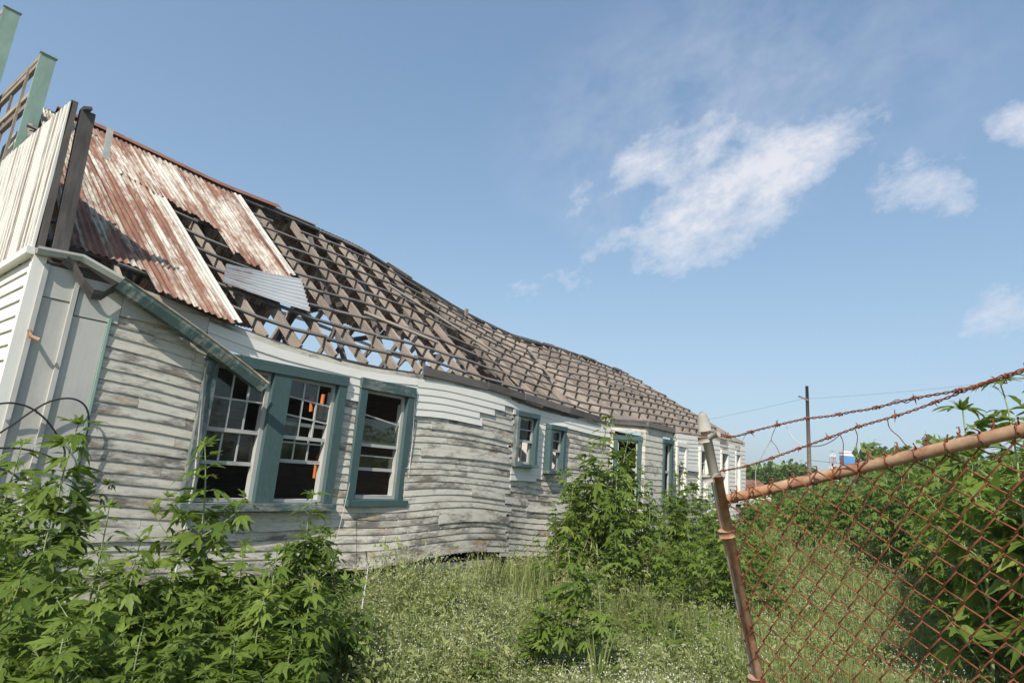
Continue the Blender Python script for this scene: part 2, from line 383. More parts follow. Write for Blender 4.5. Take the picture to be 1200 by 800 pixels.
# grey sheet-metal panel on the near end of the long wall
mb = MB()
for (ya, yb, z0, z1, pr) in ((1.30, 1.62, .35, 3.02, .012), (1.62, 1.96, .3, 2.9, .018), (1.30, 1.66, 3.03, 3.34, .02), (1.66, 2.05, 2.91, 3.3, .024), (2.05, 2.42, 3.0, 3.26, .03), (2.42, 2.94, 3.0, 3.2, .034)):
    mb.box(X0-.01, X0+pr, ya+.003, yb-.003, z0, z1)
for y, z1 in ((1.63, 3.3), (1.36, 3.34)):
    mb.box(X0+.01, X0+.045, y-.02, y+.02, .3, z1)
mb.build('metal_panel', M['panel'], house)
mb = MB(); mb.box(X0-.02, X0+.04, 1.96, 1.985, .35, 2.95); mb.build('panel_edge_trim', M['palegreen'], house)
mb = MB(); mb.box(X0-.06, X0+.035, YN-.035, YN+.07, .2, 3.40); mb.build('corner_board', M['endwall'], house)
# dark band along the eave: the wall plate, then the fascia
mb = MB()
ys = np.arange(1.3, 22.3, .7)
for a, b in zip(ys, ys[1:]):
    r1, r2 = random.uniform(-.02, .015), random.uniform(-.02, .015); mb.beam((X0-.06, a, ze(a)-.02+r1), (X0-.06+random.uniform(-.02, .03), b+.02, ze(b)-.02+r2), .10, random.uniform(.07, .13))
mb.build('wall_plate', M['dark'], house)
mb = MB()
for a, b in ((7.9, 9.0), (9.0, 10.6), (10.6, 11.9), (6.3, 7.9)):
    mb.beam((X0+.06, a, ze(a)+.06), (X0+.05, b-.01, ze(b)+.05), .03, .13)
mb.build('fascia_board', M['batten'], house)

# near end wall (faces the camera) and the stepped false front above it
mb = MB()
for i in range(22):
    z0 = .2+i*.146; x = X0
    while x > XB:
        x2 = max(XB, x-random.uniform(2, 4)); dz = random.uniform(-.006, .006); tn = random.random()
        mb.hexa([(x2, YN, z0+dz), (x-.004, YN, z0+dz), (x-.004, YN-.026, z0+dz), (x2, YN-.026, z0+dz), (x2, YN, z0+.155), (x-.004, YN, z0+.155), (x-.004, YN-.004, z0+.155), (x2, YN-.004, z0+.155)][::1], tone=tn)
        x = x2
mb.build('end_wall', M['endwall'], house)
mb = MB(); mb.box(-9.9, X0+.03, YN-.10, YN-.02, 3.40, 3.47); mb.build('parapet_sill', M['endwall'], house)
mb = MB()
x = X0+.0; k = 0
while x > -9.9:
    w = random.uniform(.05, .075); z1 = 5.04+random.uniform(-.006, .006)
    yo = .03*(x-X0); mb.box(x-w+.004, x, 1.215+yo, 1.24+yo, 3.475, z1); x -= w
mb.build('false_front', M['parapet'], house)
mb = MB(); mb.hexa([(-9.9, 1.25-.087, 3.475), (X0-.01, 1.25, 3.475), (X0-.01, 1.258, 3.475), (-9.9, 1.258-.087, 3.475), (-9.9, 1.25-.087, 5.02), (X0-.01, 1.25, 5.02), (X0-.01, 1.258, 5.02), (-9.9, 1.258-.087, 5.02)]); mb.build('dark_gap_backing', M['dark'], house)  # thin dark sheet added so the gaps between the boards look dark
mb = MB()
mb.beam((X0-.03, 1.285, 3.45), (X0-.03, 1.255, 5.06), .06, .06, (0, 1, 0))
mb.build('front_edge_stud', M['dark'], house)
mb = MB(); mb.beam((X0-.03, 1.44, 3.42), (X0-.05, 1.385, 5.02), .13, .07, (1, 0, 0)); mb.beam((X0-.03, 1.33, 5.02), (X0-.03, 1.40, 5.05), .12, .03)
mb.build('front_corner_post', M['batten'], house)
mb = MB()
for x in (-7.6, -8.2, -8.8): mb.beam((x, 1.30, 3.4), (x, 1.29, 5.0), .05, .09, (0, 1, 0))
mb.build('front_stud', M['dark'], house)
def front_step(xr, yf, zt, zb_, depth, width):
    mb = MB(); mb.box(xr-.04, xr, yf, yf+depth, zb_, zt); mb.box(xr-.05, xr+.015, yf-.01, yf+depth+.015, zt, zt+.015)
    mb.build('step_return', M['palegreen'], house)
    mb = MB()
    for z in (zt-.05, zt-.16, zt-.62, zt-.8): mb.beam((xr-.05, yf+.03, z), (xr-width, yf-.06, z), .05, .08)
    for k, x in enumerate(np.arange(xr-.42, xr-width, -.85)): mb.beam((x, yf-.015, zb_-.6), (x, yf-.015, zt-.1), .045, .03, (0, 1, 0))
    mb.build('step_frame', M['rafter'], house)
    mb = MB(); mb.box(xr-width, xr-.06, yf+depth-.03, yf+depth, zb_, zt-.7); mb.build('step_sheathing', M['parapet'], house)
front_step(-9.85, 1.27, 6.88, 4.9, .18, 2.2)
front_step(-11.6, .93, 8.25, 6.2, .21, 1.6)
mb = MB(); mb.beam((-7.02, 1.6, 4.95), (-7.02, 1.62, 4.6), .01, .06, (0, 1, 0)); mb.build('torn_strip', M['whitewire'], house)

# far and back walls, floor, ceiling, partitions, piers
def slab(name, mat, *boxes):
    mb = MB()
    for b in boxes: mb.box(*b)
    return mb.build(name, mat, house)
slab('far_wall', M['siding'], (XB, X0-.03, YF-.06, YF, .1, 3.3))
bw = []
holes = [(4.0, 5.0), (9.2, 10.1), (13.2, 14.1), (17.0, 18.4)]
yy = YN+.05
for a, b in holes:
    bw.append((XB, XB+.06, yy, a, .1, 3.15)); bw += [(XB, XB+.06, a, b, .1, 1.3), (XB, XB+.06, a, b, 2.75, 3.15)]; yy = b
bw.append((XB, XB+.06, yy, YF-.07, .1, 3.15)); slab('back_wall', M['inside'], *bw)
slab('floor_boards', M['inside'], (XB+.07, X0-.1, YN+.05, YF-.08, .36, .42))
slab('ceiling_boards', M['inside'], (XB+.07, X0-.14, YN+.05, 2.6, 2.92, 2.95), (XB+.07, -8.9, 2.6, 3.6, 2.92, 2.95), (XB+.07, -8.3, 3.6, 5.2, 2.90, 2.93), (XB+.07, X0-.14, 5.2, 9.6, 2.90, 2.93), (XB+.07, -9.4, 9.6, 11.4, 2.90, 2.93), (XB+.07, X0-.2, 11.4, YF-.08, 2.86, 2.89))
slab('partition_wall', M['inside'], (XB+.08, X0-.16, 7.55, 7.63, .43, 2.89))
slab('partition_wall', M['plaster'], (XB+.08, X0-.16, 11.42, 11.5, .43, 2.85))
for y in np.arange(2.2, 22, 2.45): mb = MB(); mb.box(X0-.42, X0-.08, y, y+.35, -.15, zb(y)+.02); mb.build('brick_pier', M['brick'], house)
mb = MB()
for (px, py, qx, qy, dx) in ((516, 0, 0, 0, 0),): pass
for a, b, w_ in (((379, 462), (374, 490), .065), ((372, 532), (368, 560), .05), ((366, 464), (364, 482), .06), ((303, 437), (301, 452), .07)):
    mb = MB(); mb.beam(onx(*b, -7.85), onx(*a, -7.85), w_, .02, (0, 1, 0)); mb.build('orange_board', M['orange'], house)

# ------------------------------------------------------------------ roof frame
RAF = [1.45+.55*i + random.uniform(-.03, .03) for i in range(39)]
def hip_t(s): return 1.0 if s+skew(s) < YRE else max(0.0, (YF-s)/(YF-YRE))
for s in RAF:
    if s > YF-.25 or RAF.index(s) in (13,): continue
    tm = hip_t(s)
    p0 = RP(s, .015+random.uniform(-.01, .01), -.03); p1 = RP(s, tm-.01, -.03)
    p1 = p1+np.array([0, random.uniform(-.05, .05), random.uniform(-.03, .02)]); p0 = p0+np.array([0, random.uniform(-.03, .03), 0])
    mb = MB(); mb.beam(p0, p1, .042, random.uniform(.115, .14), (0, random.uniform(-.15, .15), 1)); mb.build('rafter', M['rafter'], house)
    if s+skew(s) < YRE and s > 1.5:
        q = RG(s); e = np.array([XB, s+random.uniform(-.1, .1), ze(s)]); d = e-q
        a, b = q+d*.01-np.array([0, 0, .08]), q+d*1.02-np.array([0, 0, .08])
        if random.random() < .94:
            mb = MB(); mb.beam(a, b, .045, .14); mb.build('rear_rafter', M['rafter'], house)
NB = 10
BT = [.075+.89*(i/(NB-1)) for i in range(NB)]
for k, t in enumerate(BT):
    mb = MB(); s0 = RAF[0]-.1; ss = [s0]+[s for s in RAF if s < YF-.2]
    if t > .97: t = .965
    ph = random.random()*6
    prev = None
    for a, b in zip(ss, ss[1:]):
        if hip_t(b) < t+.01: break
        if a > 4.5 and random.random() < .03 and len(mb.v) > 60: mb.build('batten', M['batten'], house); mb = MB(); continue
        w = lambda s: t + .010*math.sin(s*1.1+ph)
        e0, e1 = random.uniform(-.007, .007), random.uniform(-.007, .007)
        mb.beam(RP(a-.02, w(a)+e0, .061), RP(b+.02, w(b)+e1, .061), .055, .028, RP(a, t, 1)-RP(a, t, 0))
    mb.build('batten', M['batten'], house)
for t in (.12, .3, .48, .66, .84):
    mb = MB()
    for a, b in zip(RAF, RAF[1:]):
        if b+skew(b) > YRE: break
        P = []
        for s in (a, b):
            q = RG(s); e = np.array([XB, s, ze(s)]); P.append(q+(e-q)*t+np.array([-.01, 0, .02]))
        mb.beam(P[0], P[1], .035, .07)
    mb.build('rear_batten', M['batten'], house)
mb = MB(); ys = list(np.arange(1.75, YRE, .5))
for a, b in zip(ys, ys[1:]): mb.beam((XR, a, zr(a)-.05), (XR, b+.01, zr(b)-.05), .04, .17)
mb.build('ridge_board', M['dark'], house)
mb = MB(); mb.beam((XR, YRE-.1, zr(YRE)-.07), (X0, YF, ze(YF)-.0), .05, .15); mb.beam((XR, YRE-.1, zr(YRE)-.1), (XB, YF, ze(YF)), .05, .15); mb.build('hip_rafter', M['rafter'], house)
for s in RAF[4::3]:
    if s > 20: break
    mb = MB(); a = RG(s); mb.beam((-8.9, a[1], lin(ze(s), zr(s), .55)-.1), (-12.1, a[1]+.05, lin(ze(s), zr(s), .55)-.1), .04, .11); mb.build('collar_beam', M['dark'], house)
for s in RAF[2:20:2]:
    mb = MB(); mb.beam((-8.3+random.uniform(-.2, .2), s+.06, 2.98), (-10.3, s+.1, zr(s)-.3), .05, .09); mb.build('roof_strut', M['batten'], house); mb = MB(); mb.beam((-9.4, s+.12, 2.98), (-8.3, s+.12, ze(s)+1.0), .05, .08); mb.build('roof_strut', M['batten'], house)
for (s0_, t0_, s1_, t1_) in ((7.2, .62, 9.6, .38), (12.4, .75, 11.5, .30), (5.9, .30, 7.3, .22), (15.6, .55, 17.4, .48)):
    mb = MB(); mb.beam(RP(s0_, t0_, .10), RP(s1_, t1_, .105), .09, .025, RP(s0_, t0_, 1)-RP(s0_, t0_, 0)); mb.build('slipped_board', M['rafter'], house)
b_ = onx(544, 392, -10.0); mb = MB(); mb.beam(b_, onx(547, 362, -10.0), .09, .05, (1, 0, 0)); mb.build('post_stub', M['rafter'], house)  # short upright post stub by the ridge
# ridge covering: rusty iron cap, then flaps of felt and tin
mb = MB(); ys = list(np.arange(1.7, 5.4, .3))
for a, b in zip(ys, ys[1:]):
    for sx in (-1, 1):
        mb.hexa([(XR, a, zr(a)+.165), (XR, b, zr(b)+.165), (XR+sx*.19, b, zr(b)+.03), (XR+sx*.19, a, zr(a)+.03), (XR, a, zr(a)+.171), (XR, b, zr(b)+.171), (XR+sx*.19, b, zr(b)+.036), (XR+sx*.19, a, zr(a)+.036)])
mb.build('ridge_cap', M['cap'], house)
mb = MB(); ys = list(np.arange(5.4, 14.5, .35))
for a, b in zip(ys, ys[1:]):
    j = random.uniform(0, .05)
    mb.hexa([(XR+.01, a, zr(a)+.01), (XR+.01, b+.02, zr(b)+.01), (XR+.12+j, b+.02, zr(b)-.08-j), (XR+.12+j, a, zr(a)-.08-j), (XR+.01, a, zr(a)+.03), (XR+.01, b+.02, zr(b)+.03), (XR+.12+j, b+.02, zr(b)-.06-j), (XR+.12+j, a, zr(a)-.06-j)])
mb.build('ridge_felt', M['dark'], house)
mb = MB()
for a, l in ((5.2, .9), (8.0, .8), (14.2, .6), (16.4, 1.0), (18.6, .7)):
    mb.hexa([(XR-.2, a, zr(a)+.0), (XR-.2, a+l, zr(a+l)+.0), (XR+.1, a+l, zr(a+l)+.03), (XR+.1, a, zr(a)+.03), (XR-.2, a, zr(a)+.02), (XR-.2, a+l, zr(a+l)+.02), (XR+.1, a+l, zr(a+l)+.055), (XR+.1, a, zr(a)+.05)])
mb.build('ridge_flap', M['galv'], house)

# corrugated sheets
def corr(s0, s1, t0, t1, off=.04, pitch=.076, amp=.011, ragged=0.0, edge=None, tfun=None, n_t=10):
    """sheet on the front slope; corrugations run up the slope"""
    mb = MB(); m = max(6, int((s1-s0)/pitch*6)); ou = random.random()*9; tn = random.random()
    P = []; rg = [random.uniform(-ragged, ragged) for _ in range(m+2)]
    for i in range(n_t+1):
        row = []
        for j in range(m+1):
            s = lin(s0, s1, j/m); a = t0+rg[j//6]; b = t1
            if tfun: a, b = tfun(j/m, a, b)
            t = lin(a, b, i/n_t)
            row.append(RP(s, t, off+amp*math.cos(2*math.pi*(s-s0)/pitch)+.006*math.sin(9*t+s)))
        P.append(row)
    mb.grid(P, lambda i, j: (ou+lin(t0, t1, i/n_t)*SLOPE, lin(s0, s1, j/m)), tn)
    return mb
corr(1.50, 2.30, .06, .98, .085, ragged=.004).build('roof_sheet', M['tin_green'], house)
corr(2.26, 2.72, -.03, .99, .10, ragged=.004).build('roof_sheet', M['tin'], house)
corr(2.68, 3.16, -.035, .74, .106, ragged=.004).build('roof_sheet', M['tin'], house)
corr(3.10, 3.26, -.02, .72, .115, pitch=.08).build('sheet_edge', M['tin_edge'], house)
corr(2.62, 3.95, .66, 1.0, .115, ragged=.015, tfun=lambda f, a, b: (a-.10*f, b)).build('roof_sheet', M['tin'], house)
corr(3.90, 4.28, .40, 1.0, .106, ragged=.02, tfun=lambda f, a, b: (a+.03*math.sin(6*f), b)).build('roof_sheet', M['tin'], house)
corr(4.26, 4.80, .36, .99, .098, ragged=.004, tfun=lambda f, a, b: (a+.04*f, b)).build('roof_sheet', M['tin'], house)
corr(4.74, 4.90, .42, .97, .112, pitch=.08).build('sheet_edge', M['tin_edge'], house)
# loose galvanised sheet lying crossways on the battens
mb = MB(); c0, c1, c2, c3 = [RP(s, t, .115) for s, t in ((3.34, .165), (4.66, .185), (4.95, .40), (3.62, .30))]
P = []; m = 48
nn = np.cross(c1-c0, c3-c0); nn /= np.linalg.norm(nn)
for i in range(9):
    P.append([lin(lin(c0, c1, i/8), lin(c3, c2, i/8), j/m)+nn*(.014*math.cos(2*math.pi*j/6)+.05*(i/8-.5)**2) for j in range(m+1)])
mb.grid(P, lambda i, j: (i*.16, j*.015), .4); mb.build('loose_sheet', M['galv'], house)
# rear slope still carries iron near the ridge at this end
def rear(s0, s1, t0, t1, mat):
    mb = MB(); m = int((s1-s0)/.076*4); P = []
    for i in range(6):
        t = lin(t0, t1, i/5); row = []
        for j in range(m+1):
            s = lin(s0, s1, j/m); q = RG(s); e = np.array([XB, s, ze(s)]); row.append(q+(e-q)*t+np.array([-.03, 0, .06+.011*math.cos(j*math.pi/2)]))
        P.append(row)
    mb.grid(P, lambda i, j: (lin(t0, t1, i/5)*SLOPE, j*.019), random.random()); mb.build('rear_sheet', mat, house)
rear(1.6, 4.3, .0, 1.0, M['tin']); rear(4.3, 6.6, .0, .62, M['tin']); rear(6.6, 9.2, .0, .42, M['tin']); rear(9.2, 12.5, 0, .35, M['tin']); rear(12.5, 18.5, 0, .6, M['tin'])

# gutter: a bent stub at the corner and the long length that has dropped across the window
def gutter(pts, w=.13, h=.12, name='fallen_gutter'):
    mb = MB(); pts = [np.asarray(p, float) for p in pts]
    prof = [(0, .0), (0, -h), (w*.75, -h), (w, -h*.35), (w, .0), (w-.012, 0), (w-.012, -h*.33), (w*.73, -h+.01), (.01, -h+.01), (.01, 0)]
    P = []
    for i, p in enumerate(pts):
        d = pts[min(i+1, len(pts)-1)]-pts[max(i-1, 0)]; d /= np.linalg.norm(d); a = np.array([1.0, 0, 0]); c = np.cross(a, d); c = c if c[2] > 0 else -c
        P.append([p+a*q[0]+c*q[1] for q in prof+prof[:1]])
    L = np.cumsum([0]+[np.linalg.norm(b-a) for a, b in zip(pts, pts[1:])])
    mb.grid(P, lambda i, j: (L[i], j*.03), .6); return mb
g0, g1 = onx(140, 328, -6.93), onx(308, 450, -6.86)
mb = gutter([lin(g0, g1, t)+np.array([0, 0, .03*math.sin(t*3)]) for t in np.linspace(0, 1, 9)], .14, .125); gut = mb.build('fallen_gutter', M['gutter'], house)
mb = MB(); mb.tube([lin(g0, g1, t)+np.array([.138, 0, .03*math.sin(t*3)+.004]) for t in np.linspace(0, 1, 9)], .013, 8); mb.build('rolled_lip', M['lip'], gut)
a, b, c = onx(42, 290, -6.97), onx(95, 300, -6.97), onx(148, 330, -6.93)
gutter([a, lin(a, b, .5), b, lin(b, c, .5), c], .10, .07).build('eave_gutter', M['panel'], house)
mb = MB(); st = [(72, 308), (84, 318), (95, 338), (106, 350), (118, 352), (130, 344), (146, 338)]
P = [[onx(a, b, -6.93)+np.array([0, 0, 0]), onx(a, b, -6.93)+np.array([.05, 0, .09])] for a, b in st]; mb.grid(P, lambda i, j: (i*.08, j*.08), .5); mb.build('torn_flashing', M['batten'], house)
mb = MB(); mb.tube([onx(34, 386, -6.98), onx(36, 394, -6.9), onx(46, 398, -6.88)], .018, 6); mb.build('rusty_bracket', M['rustpipe'], house)
mb = MB(); mb.tube([onx(487, 462, -6.93), onx(483, 520, -6.93), onx(475, 592, -6.93)], .007, 6); mb.build('conduit', M['whitewire'], house)
mb = MB(); mb.tube([onx(241, 430, -6.9), onx(228, 560, -6.9), onx(207, 665, -6.9), onx(197, 712, -6.88)], .011, 6); mb.build('conduit', M['whitewire'], house)

# ------------------------------------------------------------------ windows of the long wall
def casing(y0, y1, z0, z1, cw=.12, head=.14, sill=.09, xo=-6.93, mull=None, x=None):
    mb = MB(); xi = X0-.12; xo_ = xo
    mb.box(xi, xo_, y0, y0+cw, z0+sill, z1-head); mb.box(xi, xo_, y1-cw, y1, z0+sill, z1-head)
    mb.box(xi, xo_+.01, y0-.01, y1+.01, z1-head, z1)
    if mull: mb.box(xi, xo_-.004, mull[0], mull[1], z0+sill, z1-head)
    return mb.build('window', M['green'], house)
def sill_(w, y0, y1, z0, h=.085, xo=-6.86):
    mb = MB(); mb.box(X0-.11, xo, y0-.03, y1+.03, z0, z0+h); mb.build('sill', M['green'], w)
def shards(w, y0, y1, z0, z1, x, spec):
    for q in spec:
        mb = MB(); P = [(lin(y0, y1, a), lin(z0, z1, b)) for a, b in q]; b = len(mb.v); mb.v += [np.array([x, p_, z_]) for p_, z_ in P]; mb.face(list(range(len(P))), [(0, 0)]*len(P)); mb.build('glass_shard', M['shard'], w)
def sash(w, y0, y1, z0, z1, cols, rows, x=-7.05, fr=.045, mu=.02, tilt=0, panes=()):
    mb = MB(); d = .035
    def bar(a, b, c, e): mb.box(x-d/2, x+d/2, a, b, c, e)
    bar(y0, y0+fr, z0, z1); bar(y1-fr, y1, z0, z1); bar(y0+fr, y1-fr, z0, z0+fr); bar(y0+fr, y1-fr, z1-fr, z1)
    for i in range(1, cols):
        y = lin(y0+fr, y1-fr, i/cols); mb.box(x-.012, x+.012, y-mu/2, y+mu/2, z0+fr, z1-fr)
    for i in range(1, rows):
        z = lin(z0+fr, z1-fr, i/rows); mb.beam((x+.002, y0+fr, z+tilt), (x+.002, y1-fr, z-tilt), .022, mu)
    mb.build('sash', M['sash'], w)
    if panes:
        pb = MB()
        for (i, j) in panes:
            a, b = lin(y0+fr, y1-fr, i/cols), lin(y0+fr, y1-fr, (i+1)/cols); c, e = lin(z0+fr, z1-fr, j/rows), lin(z0+fr, z1-fr, (j+1)/rows)
            pb.box(x-.004, x+.001, a+.005, b-.005, c+.005, e-.005)
        pb.build('pane', M['glass'], w)
w = casing(*OPEN['pair'], cw=.13, head=.13, mull=(3.84, 4.08)); sill_(w, 3.0, 4.93, 1.04)
sash(w, 3.13, 3.84, 1.93, 2.71, 3, 2, -7.04, panes=[(0, 0), (1, 0), (0, 1), (2, 1)]); sash(w, 3.13, 3.84, 1.55, 1.965, 3, 1, -7.085, panes=[(0, 0), (1, 0), (2, 0)])
sash(w, 4.08, 4.80, 1.92, 2.71, 3, 3, -7.04, tilt=.03, panes=[(0, 0), (2, 1), (0, 2), (1, 2)]); sash(w, 4.08, 4.80, 1.62, 2.14, 3, 2, -7.085, panes=[(0, 0), (1, 0)])
for a, b in ((3.13, 3.84), (4.08, 4.80)):
    mb = MB(); mb.box(-7.11, -7.01, b-.05, b, 1.13, 2.6); mb.box(-7.11, -7.01, a+.0, b-.05, 1.13, 1.17); mb.build('jamb', M['sash'], w)
w = casing(*OPEN['single'], cw=.12, head=.15); sill_(w, 5.17, 6.19, 1.10)
sash(w, 5.29, 6.07, 1.92, 2.73, 1, 2, -7.04, tilt=.05, panes=[(0, 0)]); sash(w, 5.29, 6.07, 1.58, 2.0, 1, 2, -7.085, tilt=.0, panes=[(0, 0)])
mb = MB(); mb.box(-7.11, -7.01, 6.02, 6.07, 1.19, 2.6); mb.box(-7.11, -7.01, 5.29, 6.02, 1.19, 1.24); mb.build('jamb', M['sash'], w)
for key in ('small', 'small2'):
    a, b, c, d = OPEN[key]; w = casing(a, b, c, d, cw=.078, head=.09, sill=.06); sill_(w, a, b, c, .06, -6.9)
    sash(w, a+.078, b-.078, lin(c, d, .45), d-.09, 1, 2, -7.04, panes=[(0, 0), (0, 1)]); sash(w, a+.078, b-.078, c+.06, lin(c, d, .5), 2, 1, -7.085)
for key, m_ in (('w6', 'sash'), ('w7', 'sash'), ('w8', 'sash'), ('w9', 'sash')):
    a, b, c, d = OPEN[key]; mb = MB()
    for bx in ((a, a+.11, c+.08, d-.12), (b-.11, b, c+.08, d-.12), (a-.02, b+.02, d-.12, d), (a-.02, b+.02, c, c+.08)): mb.box(X0-.1, -6.93+(.01 if bx[1]-bx[0] > .3 else 0), bx[0], bx[1], bx[2], bx[3])
    w = mb.build('window', M['white'], house)
    sash(w, a+.11, b-.11, lin(c, d, .5), d-.12, 1, 2, -7.04); sash(w, a+.11, b-.11, c+.08, lin(c, d, .54), 1, 1, -7.085, panes=[(0, 0)])

# ------------------------------------------------------------------ bay
BX = -6.35; by0, by1, by2, by3 = 12.5, 13.0, 14.55, 15.9
def wallseg(mb, A, B, z0, z1, gaps=(), h=.15):
    A = np.array(A, float); B = np.array(B, float); L = np.linalg.norm(B-A); d = (B-A)/L; n = np.array([d[1], -d[0]])
    k = 0; z = z0
    while z < z1-.02:
        zt = min(z+h, z1); segs = [(0, L)]
        for (g0_, g1_, gz0, gz1) in gaps:
            if zt > gz0+.02 and z < gz1-.02: segs = [q for s_ in segs for q in ((s_[0], min(s_[1], g0_)), (max(s_[0], g1_), s_[1])) if q[1]-q[0] > .03]
        for a, b in segs:
            pa, pb = A+d*a, A+d*b; j = random.uniform(-.006, .006); o = .014+random.uniform(0, .005)
            lo = [(*(pa), z+j), (*(pb), z+j), (*(pb+n*o), z+j), (*(pa+n*o), z+j)]; hi = [(*(pa), zt+.01), (*(pb), zt+.01), (*(pb+n*.004), zt+.01), (*(pa+n*.004), zt+.01)]
            mb.hexa(lo+hi)
        z += h
def bay_window(A, B, g, z0, z1, mat):
    A = np.array(A, float); B = np.array(B, float); L = np.linalg.norm(B-A); d = (B-A)/L; n = np.array([d[1], -d[0]])
    def bx(mb, a, b, c, e, o0, o1):
        pa, pb = A+d*a, A+d*b
        mb.hexa([(*(pa+n*o0), c), (*(pb+n*o0), c), (*(pb+n*o1), c), (*(pa+n*o1), c), (*(pa+n*o0), e), (*(pb+n*o0), e), (*(pb+n*o1), e), (*(pa+n*o1), e)])
    mb = MB(); bx(mb, g[0], g[0]+.09, z0+.07, z1-.1, -.08, .05); bx(mb, g[1]-.09, g[1], z0+.07, z1-.1, -.08, .05); bx(mb, g[0]-.02, g[1]+.02, z1-.1, z1, -.08, .06); bx(mb, g[0]-.02, g[1]+.02, z0, z0+.07, -.08, .09)
    w = mb.build('window', mat, house)
    mb = MB(); a, b = g[0]+.09, g[1]-.09; zm = (z0+z1)/2
    for q in ((a, a+.035, z0+.07, z1-.1), (b-.035, b, z0+.07, z1-.1), (a+.035, b-.035, zm-.03, zm+.03), (a+.035, b-.035, z0+.07, z0+.11), (a+.035, b-.035, z1-.14, z1-.1)): bx(mb, q[0], q[1], q[2], q[3], -.05, -.015)
    mb.build('sash', M['sash'], w)
W0, W1, W2, W3 = (X0+.0, by0), (BX, by1), (BX, by2), (X0, by3)
mb = MB(); zt = ze(13.5)-.02
wallseg(mb, W0, W1, .15, zt, [(.1, .72, 1.2, 2.75)]); wallseg(mb, W1, W2, .15, zt, [(.98, 1.5, 1.2, 2.8)]); wallseg(mb, W2, W3, .15, zt)
mb.build('bay_wall', M['siding'], house)
bay_window(W0, W1, (.08, .74), 1.2, 2.75, M['green']); bay_window(W1, W2, (.96, 1.52), 1.2, 2.8, M['green'])
mb = MB()
for A, B in ((W0, W1), (W1, W2), (W2, W3)):
    a, b = np.array([*A, zt+.05]), np.array([*B, zt+.05]); mb.beam(a, b, .16, .12)
mb.build('bay_cornice', M['batten'], house)
mb = MB(); b0 = len(mb.v)
top = [(X0-.05, by0+.3, zt+.26), (X0-.05, by3-.3, zt+.26)]
for p in [(*W0, zt+.12), (BX+.06, by1, zt+.12), (BX+.06, by2, zt+.12), (*W3, zt+.12)]+top: mb.v.append(np.array(p, float))
mb.face([0, 1, 4], [(0, 0)]*3); mb.face([1, 2, 5, 4], [(0, 0), (1.5, 0), (1.5, .7), (0, .7)]); mb.face([2, 3, 5], [(0, 0)]*3); mb.build('bay_roof', M['batten'], house)

# ------------------------------------------------------------------ wire loops hanging on the near wall
mb = MB()
def wirepts(L, x): return [onx(a, b, x) for a, b in L]
def smooth(P, n=6):
    P = [np.asarray(p, float) for p in P]; out = []
    for i in range(len(P)-1):
        p0, p1, p2, p3 = P[max(i-1, 0)], P[i], P[i+1], P[min(i+2, len(P)-1)]
        for k in range(n):
            t = k/n; out.append(.5*((2*p1)+(-p0+p2)*t+(2*p0-5*p1+4*p2-p3)*t*t+(-p0+3*p1-3*p2+p3)*t**3))
    return out+[P[-1]]
for L in ([(-8, 512), (15, 497), (40, 480), (62, 469), (85, 467), (100, 476), (104, 495), (98, 520), (92, 545)], [(-8, 474), (14, 472), (36, 478), (55, 493), (68, 512), (76, 530), (70, 548)], [(-8, 525), (20, 525), (45, 530), (66, 538)], [(-6, 548), (10, 552), (24, 562)]):
    P = smooth(wirepts(L, -6.9)); mb.tube(P, .009, 5)
    for p in P[2::4]:
        v = np.random.uniform(-1, 1, 3)*.022; mb.tube([p-v, p+v], .003, 4)
o = mb.build('wire_loop', M['wire'], None, onx(85, 468, -6.9)); tag(o, 'black barbed wire loops hanging against the grey metal panel', 'wire')
mb = MB(); mb.tube(smooth([onx(410, 565, -6.88), onx(402, 600, -6.75), onx(392, 640, -6.6), onx(384, 668, -6.5)]), .0032, 5)
o = mb.build('loose_cable', M['whitewire'], None, onx(384, 668, -6.5)); tag(o, 'thin pale cable dangling between the two tall green windows', 'cable')

# ------------------------------------------------------------------ fence panel
fp = dep(887, 800, 1.88); ft = dep(824, 492, 1.93); fd = (fp-ft)/np.linalg.norm(fp-ft)
foot = ft+fd*((ft[2]+.05)/-fd[2])
fence = empty('chain_link_fence', tuple(foot)); tag(fence, 'rusty chain-link gate panel and leaning post topped with two strands of barbed wire', 'fence')
mb = MB(); mb.tube([lin(ft, foot, t) for t in np.linspace(0, 1, 8)], .0156, 16); post = mb.build('post', M['postpipe'], fence)
mb = MB(); q = ft-fd*0; mb.tube([ft+fd*.035, ft+fd*.0, ft-fd*.003, ft-fd*.012, ft-fd*.022, ft-fd*.028], [.0198, .0198, .0178, .016, .0105, .003], 16); mb.build('cap', M['greycap'], post)
A = dep(850, 585, 1.9); Bp = dep(1200, 503, 1.25); rd = (Bp-A)/np.linalg.norm(Bp-A)
RE = A+rd*1.75
mb = MB(); mb.tube([A, lin(A, RE, .3), lin(A, RE, .6), RE], .0152, 16); mb.build('top_rail', M['rustpipe'], fence)
nrm = np.cross(rd, fd); nrm /= np.linalg.norm(nrm)
if nrm@(CAMP-A) < 0: nrm = -nrm
S0 = dep(843, 565, 1.88); Sf = S0+fd*1.78
mb = MB(); mb.tube([S0-fd*.02, lin(S0, Sf, .5), Sf], .0128, 12); mb.build('stile', M['rustpipe'], fence)
mb = MB(); P = [S0+rd*.012-fd*.03-nrm*.012+fd*0, S0+rd*.02+fd*.2]; 
for tt in (.16, .62, 1.1):
    c = S0+fd*tt-rd*.012; mb = MB(); mb.tube([c-fd*.010, c+fd*.010], .0262, 14); mb.build('hinge_band', M['rustpipe'], fence)
mb = MB()
